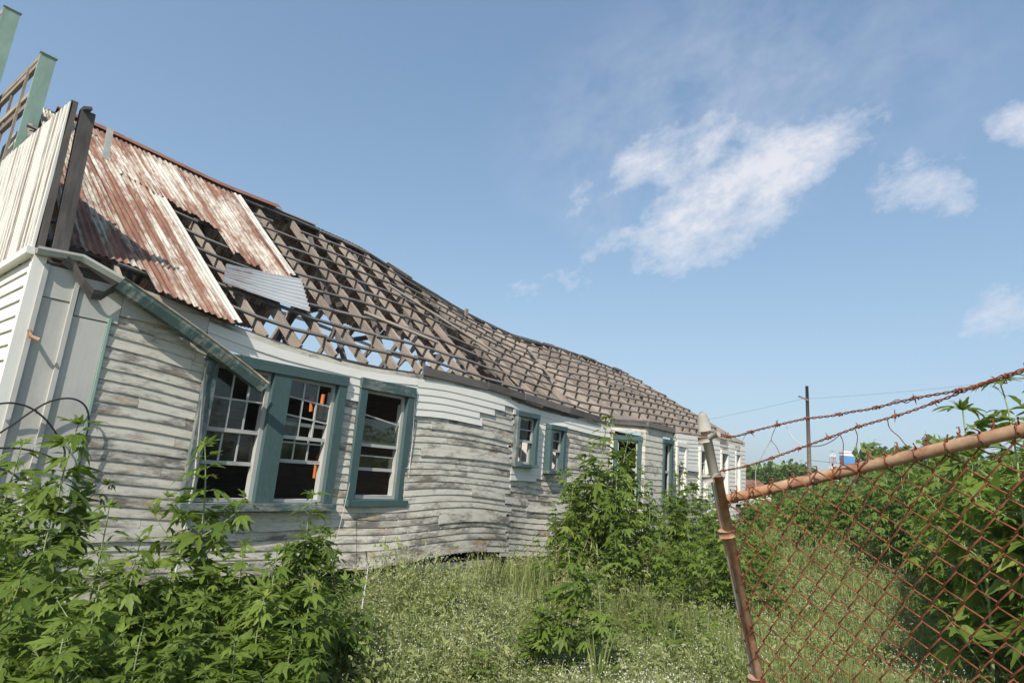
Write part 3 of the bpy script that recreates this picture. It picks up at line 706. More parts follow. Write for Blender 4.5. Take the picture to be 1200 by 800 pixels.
for (x, y) in ((826, 514), (831, 560)):
    c = dep(x, y, 1.93); mb = MB(); mb.tube([c-fd*.009, c+fd*.009], .0225, 14); mb.tube([c, c+rd*.06], .0095, 8); mb.build('post_band', M['postpipe'], fence)
# mesh: each zigzag wire runs down the panel and hooks its neighbours
mb = MB(); DW = .0355; DH = .077
vd = fd; nw = 52; nh = 23
org = A+rd*.012-fd*.024+nrm*.016
for i in range(nw):
    pts = []
    side = 1
    for j in range(nh*2+1):
        off = ((0 if (j+i) % 2 == 0 else DW+.003)) if True else 0
        base = org+rd*(i*DW)+fd*(j*DH/2)
        wob = rd*(.004*math.sin(j*.3+i*.2))+nrm*(.02*math.sin(i*.25+j*.13))+fd*(.004*math.sin(i*.31))
        sgn = 1 if (j+i) % 2 == 0 else -1
        p = base+rd*(off-DW/2)+wob
        pts.append(p-fd*.0035+nrm*.0028*sgn); pts.append(p+fd*.0035-nrm*.0028*sgn)
    tip = pts[0]-fd*.009; pts = [tip+rd*.005*(-1)**i, tip]+pts if i % 2 else pts
    mb.tube(pts, .0021, 5, random.random())
mb.build('wire_mesh', M['rustwire'], fence)
for i in range(nw):
    if i % 2: continue
    mb = MB()
    c = A+rd*((i*DW)+.040); t = np.linspace(0, 2*math.pi, 9)
    mb.tube([c+(nrm*math.cos(a)+fd*math.sin(a))*.018+rd*.004*math.sin(a) for a in t], .0018, 4)
    v = -fd*.022+rd*random.uniform(-.006, .006)+nrm*.012; mb.tube([c, c+v], .0018, 4); mb.tube([c+v, c+v*1.1+rd*random.uniform(-.01, .01)-fd*.006], .0018, 4)
    mb.build('wire_tie', M['rustwire'], fence)
def wline(px): # forward depth along the fence line at a picture column
    t = (px-838)/(1200-838); return 1/lin(1/1.93, 1/1.25, t)
def barbed(L, name, tail=None):
    P = smooth([dep(x, y, wline(x)) for x, y in L], 8); mb = MB()
    cum = 0; A1, A2 = [], []
    fine = []
    for a, b in zip(P, P[1:]):
        for k in range(3): fine.append(lin(a, b, k/3))
    for i, p in enumerate(fine):
        d = fine[min(i+1, len(fine)-1)]-fine[max(i-1, 0)]; d /= np.linalg.norm(d)+1e-9
        n1 = np.cross(d, (0, 0, 1.0)); n1 /= np.linalg.norm(n1); n2 = np.cross(n1, d); cum += (0 if i == 0 else np.linalg.norm(p-fine[i-1])); th = cum*170
        A1.append(p+(n1*math.cos(th)+n2*math.sin(th))*.0022); A2.append(p-(n1*math.cos(th)+n2*math.sin(th))*.0022)
    mb.tube(A1, .0016, 5); mb.tube(A2, .0016, 5)
    nxt = .05; cum = 0
    for i in range(1, len(fine)):
        cum += np.linalg.norm(fine[i]-fine[i-1])
        if cum > nxt:
            nxt += .095; p = fine[i]; d = fine[i]-fine[i-1]; d /= np.linalg.norm(d)
            n1 = np.cross(d, (0, 0, 1.0)); n2 = np.cross(n1, d); t = np.linspace(0, 4*math.pi, 17)
            mb.tube([p+(n1*math.cos(a)+n2*math.sin(a))*.0046+d*(.0012*a-.006) for a in t], .0017, 4)
            for sg in (1, -1):
                v = np.random.normal(0, 1, 3); v -= d*(v@d); v /= np.linalg.norm(v); mb.tube([p, p+v*.016+d*.004*sg], [.0018, .0006], 4)
    for L2 in (tail or []):
        mb.tube(smooth([dep(x, y, wline(x)*1.005) for x, y in L2], 5), .0011, 4)
    return mb.build(name, M['rustwire'], fence)
barbed([(836, 509), (848, 511), (862, 511), (880, 506), (894, 502), (932, 493), (948, 490), (975, 487), (1000, 482), (1020, 479), (1070, 467), (1120, 458), (1148, 450), (1175, 441), (1200, 432), (1230, 418)], 'barbed_wire',
       [[(910, 498), (904, 514), (909, 522), (914, 532)], [(1040, 474), (1052, 468), (1062, 472), (1070, 467)]])
barbed([(834, 560), (846, 552), (871, 547), (903, 537), (937, 525), (976, 511), (1000, 502), (1012, 498), (1060, 484), (1110, 466), (1122, 461), (1150, 451), (1176, 443), (1201, 434), (1230, 420)], 'barbed_wire',
       [[(984, 509), (988, 518), (988, 536), (989, 548)], [(945, 523), (962, 522), (976, 516), (984, 509)], [(1040, 491), (1043, 502), (1054, 512), (1063, 524)], [(1002, 502), (1005, 512), (1003, 524)]])
mb = MB(); mb.tube(smooth([dep(*p, wline(p[0])) for p in ((875, 508), (868, 518), (865, 524))], 4), .0012, 4); mb.tube(smooth([dep(*p, wline(p[0])) for p in ((904, 515), (895, 530), (886, 550), (886, 570), (889, 578))], 4), .0013, 4); mb.tube(smooth([dep(*p, wline(p[0])) for p in ((922, 500), (928, 512), (936, 519), (944, 522))], 4), .0012, 4)
mb.build('loose_wire', M['whitewire'], fence)

# ------------------------------------------------------------------ far things
p = dep(949, 560, 45); top = dep(945.5, 452, 45)
mb = MB(); mb.tube([(p[0], p[1], -.1), lin(np.array([p[0], p[1], 0]), top, .5), top], [.16, .145, .11], 10)
pole = mb.build('utility_pole', M['polewood'], None, (p[0], p[1], 0)); tag(pole, 'bare wooden utility pole standing alone beyond the weeds', 'utility pole')
mb = MB(); c = dep(945.6, 468, 44.8); mb.beam(c-np.array([.55, .2, -.25]), c+np.array([.1, .0, -.05]), .1, .12); mb.build('crossarm', M['polewood'], pole)
def pline(a, b, sag, label, r=.02):
    a, b = np.asarray(a, float), np.asarray(b, float); mb = MB()
    mb.tube([lin(a, b, t)-np.array([0, 0, sag*4*t*(1-t)]) for t in np.linspace(0, 1, 25)], r, 4); o = mb.build('power_line', M['wire'], None, tuple(a)); tag(o, label, 'power line', 'lines on the utility pole')
pline(dep(946, 466, 45), dep(640, 520, 60), .4, 'upper power line running from the utility pole to behind the house roof', .007)
pline(dep(946, 467, 45), dep(1330, 425, 40), .3, 'power line running from the utility pole out over the tall weeds', .007)
pline(dep(948, 540, 45), dep(840, 572, 38), .5, 'lowest power line dropping from the pole behind the house end', .018)
pline(dep(948, 539, 45), dep(1190, 545, 60), .4, 'lower power line passing beside the blue cabin', .014)
# blue tank cabin
M['blue'] = mat_plain('sun_bleached_blue', (.10, .27, .52), .6, .15, scale=1.5); M['bwhite'] = mat_plain('white_roof', (.75, .75, .74), .6, .06); M['red'] = mat_plain('faded_red', (.45, .1, .08), .7, .2)
p = dep(993, 545, 60); q = dep(993, 530, 60)
bx = empty('blue_cabin', (p[0], p[1], 0)); tag(bx, 'small bright blue cabin with a white top rising above the weeds', 'cabin')
ex = r0*.75; ey = f0*.8
def obox(mb, c, hx, hy, z0, z1):
    a, b = r0*hx, f0*hy; c = np.array([c[0], c[1], 0.0]); e0, e1 = np.array([0, 0, z0]), np.array([0, 0, z1])
    mb.hexa([c-a-b+e0, c+a-b+e0, c+a+b+e0, c-a+b+e0, c-a-b+e1, c+a-b+e1, c+a+b+e1, c-a+b+e1])
mb = MB(); obox(mb, p, .55, .4, p[2]-.2, q[2]-.35); mb.build('body', M['blue'], bx)
mb = MB(); obox(mb, p, .58, .43, q[2]-.35, q[2]+.12); mb.build('top', M['bwhite'], bx)
mb = MB(); obox(mb, p, .59, .44, q[2]-.10, q[2]-.04); mb.build('stripe', M['red'], bx)
mb = MB()
for sx in (-.42, .42):
    for sy in (-.3, .3): obox(mb, p+r0*sx+f0*sy, .08, .08, 0, p[2]-.2)
mb.build('leg_frame', M['polewood'], bx)
# lattice masts far off
def mast(px, py, w, hw, mats, label):
    t = dep(px, py, w); b = np.array([t[0], t[1], 0]); H = t[2]; e = empty('lattice_mast', tuple(b)); tag(e, label, 'mast')
    nseg = 8; meshes = [MB(), MB()]
    for k in range(nseg):
        z0, z1 = H*k/nseg, H*(k+1)/nseg; w0, w1 = hw*(1-.75*k/nseg), hw*(1-.75*(k+1)/nseg); m = meshes[k % 2]; rr = hw*.05
        for sx in (-1, 1):
            for sy in (-1, 1): m.tube([b+r0*sx*w0+f0*sy*w0+zz*z0, b+r0*sx*w1+f0*sy*w1+zz*z1], rr, 4)
        m.tube([b-r0*w0-f0*w0+zz*z0, b+r0*w1-f0*w1+zz*z1], rr*.8, 4); m.tube([b+r0*w0-f0*w0+zz*z0, b-r0*w1-f0*w1+zz*z1], rr*.8, 4)
    for i, m in enumerate(meshes): m.build('mast_section', mats[i], e)
    return e
M['masthaze'] = mat_plain('mast_haze_grey', (.42, .44, .47), .8, .1)  # fading by haze is put into this grey of the far masts
mast(975.5, 528, 260, 2.2, (M['red'], M['bwhite']), 'distant red and white lattice mast left of the blue cabin')
e = mast(924.5, 541, 260, 1.4, (M['masthaze'], M['masthaze']), 'distant grey lattice pylon left of the utility pole')
b = np.array(e.location); mb = MB()
for z in (12.0, 14.6): mb.tube([b-r0*4+zz*z, b+r0*4+zz*z], .14, 4)
mb.build('crossarm', M['masthaze'], e)
mast(1006, 540, 330, 1.2, (M['masthaze'], M['masthaze']), 'farthest thin grey mast right of the blue cabin')
# rusty shed behind the house end
p = dep(884, 575, 42); sh = empty('rusty_shed', (p[0], p[1], 0)); tag(sh, 'low shed with rusty red iron roof behind the far end of the house', 'shed')
mb = MB(); obox(mb, p, 0.75, 1.0, 0, 1.6); mb.build('wall', M['siding'], sh)
mb = MB(); c = np.array([p[0], p[1], 0.0]); a = r0*.85
mb.hexa([c-a-f0*1.15+zz*1.6, c+a-f0*1.15+zz*1.6, c+a+f0*1.15+zz*2.35, c-a+f0*1.15+zz*2.35, c-a-f0*1.15+zz*1.65, c+a-f0*1.15+zz*1.65, c+a+f0*1.15+zz*2.4, c-a+f0*1.15+zz*2.4]); mb.build('roof', M['cap'], sh)

# ------------------------------------------------------------------ ground
def gz(x, y): return 0.0
m, t, b = newmat('weedy_soil'); o = t.objco()
n = t.noise(o, .7, 8, .65); n2 = t.noise(o, 6, 6, .7)
c = t.mix(t.ramp(n, [(.35, 0.0), (.65, 1.0)]), (.055, .075, .022), (.12, .12, .05)); c = t.mix(t.ramp(n2, [(.4, 0.0), (.7, .6)]), c, (.09, .07, .045))
t.l.new(c, b.inputs['Base Color']); bump(t, b, n2, .6, .05)
mb = MB(); S = 1500; mb.v += [np.array(q, float) for q in ((-S, -S, 0), (S, -S, 0), (S, S, 0), (-S, S, 0))]; mb.face([0, 1, 2, 3], [(0, 0), (1, 0), (1, 1), (0, 1)])
g = mb.build('ground', m); tag(g, 'flat weedy ground running to the horizon', 'ground', kind='structure')

# ------------------------------------------------------------------ vegetation (numpy meshes)
def npmesh(name, V, Fq, mats, mi, tone, parent=None, loc=(0, 0, 0)):
    """Fq: (n,4) quads; degenerate quads repeat their last index and become triangles"""
    me = bpy.data.meshes.new(name); V = np.asarray(V, np.float32); Fq = np.asarray(Fq, np.int32); n = len(Fq)
    me.vertices.add(len(V)); me.vertices.foreach_set('co', V.ravel())
    tri = Fq[:, 2] == Fq[:, 3]; cnt = np.where(tri, 3, 4); st = np.concatenate([[0], np.cumsum(cnt)[:-1]])
    mask = np.ones((n, 4), bool); mask[tri, 3] = False
    me.loops.add(int(cnt.sum())); me.loops.foreach_set('vertex_index', Fq[mask])
    me.polygons.add(n); me.polygons.foreach_set('loop_start', st.astype(np.int32)); me.polygons.foreach_set('loop_total', cnt.astype(np.int32))
    me.polygons.foreach_set('material_index', np.asarray(mi, np.int32))
    for q in mats: me.materials.append(q)
    at = me.attributes.new('tone', 'FLOAT', 'FACE'); at.data.foreach_set('value', np.asarray(tone, np.float32))
    me.update(calc_edges=True); me.validate()
    return me
def leaf_template(lobes, nseg=6, serr=True):
    V = []; Fq = []
    for ang, L, wd in lobes:
        ca, sa = math.cos(ang), math.sin(ang); b = len(V)
        for i in range(nseg+1):
            t = i/nseg; w = wd*(math.sin(math.pi*min(1, t**.8*.97+.03))**.9)*(1.0 if t < .98 else 0)
            if serr and 0 < i < nseg: w *= (1.18 if i % 2 else .80)
            x = L*t*.98+.02; dz = -.22*L*t*t; fold = .22*w
            for s, h in ((-1, fold), (0, 0), (1, fold)):
                yy_ = s*w; V.append((x*ca-yy_*sa, x*sa+yy_*ca, dz+h-.05*abs(ang)*t))
        for i in range(nseg):
            a = b+3*i
            Fq += [(a, a+3, a+4, a+1), (a+1, a+4, a+5, a+2)]
    return np.array(V), np.array(Fq)
LT5 = leaf_template([(0, 1, .125), (.55, .84, .098), (-.55, .84, .098), (1.12, .50, .07), (-1.12, .50, .07)])
LT3 = leaf_template([(0, 1, .135), (.58, .72, .10), (-.58, .72, .10)])
LT1 = leaf_template([(0, 1, .16)], 5)
LTF = leaf_template([(0, 1, .145), (.6, .82, .12), (-.6, .82, .12)], 3, False)
def rot_to(dirv, up):
    d = dirv/np.linalg.norm(dirv); a = np.cross(up, d); a /= np.linalg.norm(a)+1e-9; c = np.cross(d, a); return np.stack([d, a, c], 1)
def ragweed(seed, H, n_br=7, far=False, big=1.0, bare=.12, gap=.095):
    rs = np.random.RandomState(seed); V = []; Fq = []; T = []; nv = 0; stems = []
    def add_leaf(tpl, p, d, up, s, tn):
        nonlocal nv
        Rm = rot_to(d, up); X = (tpl[0]*s)@Rm.T+p; V.append(X); Fq.append(tpl[1]+nv); nv += len(X); T.append(np.full(len(tpl[1]), tn))
    def shoot(p0, d0, L, rad, top, lean, base_bare, lsz):
        P = [p0]; d = d0/np.linalg.norm(d0); n = max(4, int(L/(gap*1.0))); ph = rs.uniform(0, math.pi)
        for i in range(n):
            d = d+rs.normal(0, .035, 3)+np.array([0, 0, lean]); d /= np.linalg.norm(d); P.append(P[-1]+d*L/n)
        stems.append((P, rad))
        for i in range(1, n+1):
            t = i/n
            if t < base_bare: continue
            ph += math.pi/2+rs.normal(0, .25)
            dd = P[i]-P[i-1]; dd /= np.linalg.norm(dd); a = np.cross(dd, (0.3, 0.9, .1)); a /= np.linalg.norm(a); c = np.cross(dd, a)
            prof = min(1, .45+1.6*(t-base_bare)) if t < .5 else 1-.48*((t-.5)/.5)**1.6
            for k in range(2 if t < .5 else 4):
                if k > 1 and rs.rand() < .25: continue
                if rs.rand() < .06: continue
                th = ph+k*math.pi*(1 if k < 2 else .5)+(.8 if k > 1 else 0); out = a*math.cos(th)+c*math.sin(th); el = rs.uniform(-.05, .45)+.35*max(0, t-.75)*4*.5
                pd = out*math.cos(el)+dd*math.sin(el)+np.array([0, 0, rs.uniform(-.1, .15)]); pl = lsz*prof*rs.uniform(.25, .45)
                q = P[i]+pd*pl; stems.append(([P[i], q], rad*.28)) if not far else None
                s = lsz*prof*rs.choice([.6, .8, 1.0, 1.1, 1.25])*rs.uniform(.9, 1.1); ld = pd+np.array([0, 0, -rs.uniform(.0, .75)])+rs.normal(0, .18, 3)
                tpl = LTF if far else (LT5 if s > lsz*.7 and rs.rand() < .65 else (LT3 if rs.rand() < .8 else LT1))
                add_leaf(tpl, q, ld, np.array([0, 0, 1.0])+rs.normal(0, .3, 3), s, np.clip(rs.normal(.5, .2)+.25*(t-.5), 0, 1))
        for k in range(5):
            th = rs.uniform(0, 6.28); out = np.array([math.cos(th), math.sin(th), rs.uniform(.4, 1.6)]); add_leaf(LTF if far else LT3, P[-1], out, np.array([0, 0, 1.0])+rs.normal(0, .2, 3), lsz*rs.uniform(.28, .45), rs.uniform(.6, 1))
        return P
    P = shoot(np.zeros(3), np.array([rs.normal(0, .06), rs.normal(0, .06), 1]), H, .013*big, True, .03, bare, .23*big)
    for k in range(n_br):
        i = rs.randint(int(len(P)*.12), max(int(len(P)*.12)+1, int(len(P)*.72))); th = rs.uniform(0, 6.28); d = np.array([math.cos(th), math.sin(th), rs.uniform(.5, 1.1)])
        shoot(P[i], d, H*rs.uniform(.2, .38)*(1-.4*i/len(P)), .006*big, False, .06, .15, .17*big)
    tip = P[-1].copy(); k = H/tip[2]
    def fix(X): X = np.array(X, float); X[:, :2] -= tip[:2]*(X[:, 2:]/tip[2]); return X*np.array([1, 1, k])
    V = [fix(X) for X in V]; stems = [(list(fix(Pt)), r_) for Pt, r_ in stems]
    me = npmesh('ragweed_foliage', np.concatenate(V), np.concatenate(Fq), [M['leaf2' if far else 'leaf']], np.zeros(sum(len(q) for q in Fq), int), np.concatenate(T))
    mb = MB()
    for Pt, r_ in stems:
        m_ = len(Pt); mb.tube(Pt, [r_*(1-.7*i/max(1, m_-1)) for i in range(m_)], 5 if r_ > .004 else 3, cap=False)
    so = mb.build('ragweed_stem', M['stem'], None); sme = so.data; bpy.data.objects.remove(so)
    return sme, me, H
NEAR = [ragweed(10+i, 1.8, 11+i % 4, gap=.078) for i in range(7)]
SPARSE = [ragweed(40+i, 1.8, 2+i, bare=.25, gap=.115) for i in range(3)]
MID = [ragweed(60+i, 2.2, 12, gap=.088, big=1.0) for i in range(6)]
FAR = [ragweed(80+i, 2.2, 9, far=True, gap=.12, big=1.15) for i in range(6)]
def put(var, x, y, h, label, group, rz=None, lean=(0, 0), name='ragweed'):
    sme, fme, H = var; o = bpy.data.objects.new(name, sme); COL.objects.link(o); s = h/H
    o.location = (x, y, 0); o.rotation_euler = (lean[0], lean[1], random.uniform(0, 6.28) if rz is None else rz); k = (s+max(s, .8))/2; o.scale = (k, k, s)
    tag(o, label, 'weed', group)
    f = bpy.data.objects.new('foliage', fme); COL.objects.link(f); f.parent = o
    return o
GL = 'ragweed plants in front of the near end of the house'; GC = 'ragweed plants along the middle of the house'; GR = 'ragweed stand behind the chain-link fence'
left = [(92, 497, 4.1, 'N', 'tall ragweed whose tip stands before the grey metal panel'), (26, 520, 4.3, 'N', 'tall ragweed beside the wire loops at the house corner'), (240, 522, 4.0, 'N', 'slender tall ragweed standing in front of the double green window'),
        (366, 580, 4.1, 'N', 'bushy ragweed reaching up to the sill under the middle green window'), (128, 560, 3.7, 'S', None), (4, 565, 3.6, 'N', None), (60, 600, 3.3, 'N', None), (165, 600, 3.4, 'N', None), (205, 625, 3.6, 'N', None), (285, 605, 3.9, 'N', None), (325, 610, 3.6, 'N', None),
        (395, 640, 4.3, 'N', None), (120, 660, 2.9, 'N', None), (235, 665, 3.2, 'N', None), (310, 665, 3.3, 'N', None), (370, 660, 3.6, 'N', None), (25, 670, 2.9, 'N', None), (170, 690, 2.8, 'N', None), (275, 715, 3.0, 'N', None), (345, 720, 3.2, 'N', None), (80, 720, 2.6, 'N', None), (60, 640, 4.6, 'N', None), (330, 640, 4.8, 'N', None), (200, 660, 4.7, 'N', None), (270, 650, 4.8, 'N', None), (140, 640, 4.7, 'N', None), (405, 690, 3.9, 'N', None)]
for i, (x, y, w, k, lb) in enumerate(left):
    p = dep(x, y+(0 if lb else (34 if 120 < x < 345 else 8)), w); v = (SPARSE if k == 'S' else NEAR)[i % (3 if k == 'S' else 7)]
    put(v, p[0], p[1], p[2], lb or 'leafy green ragweed in the crowded clump before the near end of the house', GL)
mid = [(714, 490, 8.6, 'tallest ragweed of the clump before the bay, its tip above the eave'), (672, 568, 8.3, 'ragweed at the house side of the clump, beside the small green windows'), (693, 545, 8.8, None), (737, 535, 9.0, None), (762, 590, 8.4, None), (792, 582, 9.2, None), (650, 612, 8.4, None), (812, 596, 9.0, None), (835, 606, 8.2, None), (741, 612, 7.9, None),
       (775, 640, 7.7, None), (665, 640, 8.0, None), (805, 640, 7.6, None), (720, 650, 7.6, None), (850, 620, 9.6, None), (780, 600, 10.4, None), (725, 560, 10.2, None), (800, 568, 12.0, None), (830, 585, 12.5, None), (848, 640, 7.4, None), (685, 585, 9.0, None), (705, 570, 9.4, None), (722, 580, 8.2, None), (750, 575, 8.8, None), (678, 610, 9.3, None), (840, 600, 10.2, None)]
for i, (x, y, w, lb) in enumerate(mid):
    p = dep(x, y-(24 if i not in (0, 1) else 0), w); put(MID[i % 6], p[0], p[1], p[2], lb or 'broad ragweed in the dense clump before the bay windows', GC)
small = [(664, 628, 5.0, 'pale young ragweed alone in the flowering weeds'), (700, 676, 4.7, 'low ragweed leaning beside the pale young one'), (634, 690, 4.9, 'small ragweed at the open edge of the flowering weeds')]
for i, (x, y, w, lb) in enumerate(small):
    p = dep(x, y, w); put(NEAR[2] if i == 0 else SPARSE[i], p[0], p[1], p[2], lb, None, name='young_ragweed')
right = [(1172, 449, 4.6, 'tallest ragweed behind the fence, rising above the barbed wire'), (1128, 480, 4.9, 'slim ragweed beside the tallest one behind the fence'), (1212, 480, 4.6, None), (1150, 545, 5.4, None), (1215, 560, 4.6, None), (1225, 450, 5.0, None), (1185, 560, 5.2, None), (1120, 560, 6.6, None), (1095, 540, 7.6, None), (1150, 590, 5.8, None), (1200, 620, 4.8, None), (1245, 530, 4.6, None), (1105, 580, 6.8, None), (1165, 640, 5.4, None), (1185, 520, 5.8, None)]
LR = 'ragweed in the dense green stand behind the chain-link fence'
for i, (x, y, w, lb) in enumerate(right):
    p = dep(x, y, w); put(MID[i % 6] if i != 1 else SPARSE[1], p[0], p[1], p[2], lb or LR, GR)
sil = lambda px: float(np.interp(px, [860, 900, 940, 1000, 1050, 1100, 1150, 1250], [574, 572, 564, 548, 528, 518, 505, 500]))
cnt = 0
for k in range(900):
    px = random.uniform(865, 1290); w = 6.3*math.exp(random.random()*1.9)
    edge = float(np.interp(px, [870, 895, 925, 960, 1000, 1060, 1120, 1150], [9.0, 14, 24, 20, 14, 10.5, 8, 6.5]))
    if w < edge or cnt >= 170: continue
    hor = 550+math.tan(ROLL)*(px-600); p = dep(px, sil(px)+random.uniform(2, 40), w); h = min(max(p[2], 1.1), 2.9)*random.uniform(.85, 1.0)
    put((MID if w < 10 else FAR)[cnt % 6], p[0], p[1], h, LR, GR); cnt += 1
for px, w, h in ((872, 8.6, 1.1), (885, 9.5, 1.15), (900, 8.2, .8), (868, 7.4, .9), (905, 10.5, 1.1)):
    p = dep(px, 640, w); put(MID[cnt % 6], p[0], p[1], h, 'low ragweed just behind the leaning fence post', GR); cnt += 1
for k in range(46):
    px = random.uniform(868, 1115); w = random.uniform(13, 32); p = dep(px, sil(px)+random.uniform(-2, 9), w); put(FAR[k % 6], p[0], p[1], min(max(p[2], 1.3), 4.0), LR, GR)
for k in range(26):
    px = random.uniform(440, 860); w = random.uniform(4.6, 7.6); p = dep(px, 660, w)
    if p[0] < X0+.5: continue
    put(SPARSE[k % 3], p[0], p[1], random.uniform(.3, .62), 'knee high ragweed seedling scattered in the flowering weeds before the house', 'ragweed seedlings in the flowering weeds', name='ragweed_seedling')
# distant trees
def tree(px, w, h, seed, label):
    rs = np.random.RandomState(seed); p = dep(px, 560, w); e = empty('far_tree', (p[0], p[1], 0)); tag(e, label, 'tree', 'trees on the horizon')
    mb = MB(); mb.tube([(p[0], p[1], -.1), (p[0], p[1], h*.45), (p[0]+.1, p[1], h*.7)], [.16, .12, .05], 6); mb.build('trunk', M['polewood'], e)
    n = 1500; cl = rs.normal(0, 1, (14, 3))*np.array([h*.2, h*.2, h*.15])+np.array([0, 0, h*.62]); c = cl[rs.randint(0, 14, n)]+rs.normal(0, h*.075, (n, 3)); s = h*.035
    a = rs.normal(0, 1, (n, 3))*s; b_ = rs.normal(0, 1, (n, 3))*s; V = np.stack([c-a, c+b_, c+a, c-b_], 1).reshape(-1, 3); Fq = np.arange(4*n).reshape(n, 4)
    me = npmesh('crown', V, Fq, [M['leaf2']], np.zeros(n, int), rs.rand(n)); o = bpy.data.objects.new('crown', me); COL.objects.link(o); o.parent = e
for i, (px, w, h) in enumerate(((862, 60, 3.2), (905, 55, 4.2), (915, 60, 3.4), (938, 62, 4.4), (962, 64, 4.0), (1030, 60, 6.3), (1050, 50, 6.4), (1062, 64, 6.6), (1100, 60, 7.0), (1130, 55, 7.5), (1180, 60, 7.5), (1220, 55, 7))):
    tree(px, w, h, 300+i, 'bushy green tree at the far edge of the weedy field')

# flowering weeds and grass: one uncountable cover each
def clump(seed, n_st, h, fl, lw):
    rs = np.random.RandomState(seed); V = []; Fq = []; MI = []; T = []
    def quad(p, mi, tn): b_ = len(V); V.extend(p); Fq.append((b_, b_+1, b_+2, b_+3) if len(p) == 4 else (b_, b_+1, b_+2, b_+2)); MI.append(mi); T.append(tn)
    for _ in range(n_st):
        th = rs.uniform(0, 6.28); p = np.array([rs.normal(0, .09), rs.normal(0, .09), 0]); d = np.array([math.cos(th)*.35, math.sin(th)*.35, 1])*rs.uniform(.6, 1); L = h*rs.uniform(.6, 1.1); d /= np.linalg.norm(d)
        q = p+d*L*.55; d2 = d+rs.normal(0, .22, 3); d2[2] = abs(d2[2]); q2 = q+d2*L*.5; side = np.array([-d[1], d[0], 0]); side /= np.linalg.norm(side)+1e-6; side *= lw
        tn = rs.rand(); quad([p-side, p+side, q+side*.8, q-side*.8], 0, tn); quad([q-side*.8, q+side*.8, q2], 0, tn)
        for _k in range(7):
            t = rs.rand(); c = (p+(q-p)*t*1.0) if rs.rand() < .55 else q+(q2-q)*t; ld = rs.normal(0, 1, 3); ld[2] = ld[2]*.5+.3; ld /= np.linalg.norm(ld); l = rs.uniform(.035, .085); s2 = np.cross(ld, rs.normal(0, 1, 3)); s2 *= .006/np.linalg.norm(s2)*rs.uniform(.7, 1.8)
            quad([c, c+ld*l*.5+s2, c+ld*l, c+ld*l*.5-s2], 0, np.clip(tn+rs.normal(0, .2), 0, 1))
        for _k in range(fl):
            c = q2+rs.normal(0, .045, 3)*np.array([1, 1, .7]); n = rs.normal(0, 1, 3); a = np.cross(n, rs.normal(0, 1, 3)); a *= rs.uniform(.0028, .0050)/np.linalg.norm(a); b2 = np.cross(n, a); b2 *= np.linalg.norm(a)/np.linalg.norm(b2); quad([c-a, c+b2, c+a, c-b2], 1, .5)
    return np.array(V), np.array(Fq), np.array(MI), np.array(T)
CL = [clump(500+i, 9, .36, (1, 3)[i % 2], .0022) for i in range(8)]
def grass_clump(seed, n, h, lw):
    rs = np.random.RandomState(seed); V = []; Fq = []; T = []
    for _ in range(n):
        th = rs.uniform(0, 6.28); p = np.array([rs.normal(0, .08), rs.normal(0, .08), 0]); L = h*rs.uniform(.5, 1.1); o = np.array([math.cos(th), math.sin(th), 0]); bend = rs.uniform(.1, .7); sd = np.array([-o[1], o[0], 0])*lw
        q = p+o*L*bend*.3+np.array([0, 0, L*.6]); r = p+o*L*bend+np.array([0, 0, L*(.98-.3*bend)]); b_ = len(V); V.extend([p-sd, p+sd, q+sd*.8, q-sd*.8, r]); tn = rs.rand(); Fq += [(b_, b_+1, b_+2, b_+3), (b_+3, b_+2, b_+4, b_+4)]; T += [tn, tn]
    return np.array(V), np.array(Fq), np.zeros(len(Fq), int), np.array(T)
GCL = [grass_clump(600+i, 26, .34, .0035) for i in range(5)]
def scatter(name, clumps, spots, mats, label):
    VV, FF, MM, TT = [], [], [], []; nv = 0
    for i, (x, y, s, sz) in enumerate(spots):
        V, Fq, MI, T = clumps[(i//2 % (len(clumps)//2))*2+(1 if mn.noise(Vector((x*.8, y*.8, 11)))+random.uniform(-.2, .2) > .02 else 0)] if name == 'wildflower_cover' else clumps[i % len(clumps)]; a = random.uniform(0, 6.28); ca, sa = math.cos(a), math.sin(a); X = V@np.array([[ca, sa, 0], [-sa, ca, 0], [0, 0, 1]])*np.array([s, s, sz])+np.array([x, y, 0])
        VV.append(X); FF.append(Fq+nv); MM.append(MI); TT.append(np.clip(T*.7+random.random()*.3, 0, 1)); nv += len(V)
    me = npmesh(name, np.concatenate(VV), np.concatenate(FF), mats, np.concatenate(MM), np.concatenate(TT)); o = bpy.data.objects.new(name, me); COL.objects.link(o); tag(o, label, name.split('_')[-1], kind='stuff')
spots = []; gs = []
def inside_house(x, y): return x < X0+.12+(.6 if 12.3 < y < 16 else 0) and y > YN-.1
def okspot(px, w): 
    p = dep(px, 640, w); return p[0], p[1]
while len(spots) < 3400:
    px = random.uniform(330, 1260); w = 3.2*math.exp(random.random()*1.75); x, y = okspot(px, w)
    if inside_house(x, y): continue
    h = 1.05+1.5*mn.noise(Vector((x*.9, y*.9, 0))); near_wall = x < X0+.7 and y < 6
    if mn.noise(Vector((x*.9+5, y*.9, 3))) < -.35 or (px > 860 and random.random() < .55): continue
    near_wall = near_wall or x < X0+.55
    if near_wall and random.random() < .5: continue
    if x < X0+1.0 and 4.3 < y < 8.6 and random.random() < .88: continue
    h = max(h, .45); sz = h*(.85 if not near_wall else .42)*(1.45 if 4.9 < y < 8.2 and -6.4 < x < -5.2 else 1)
    s = max(1.0, w/7); spots.append((x, y, s, sz*max(1, s*.7)))
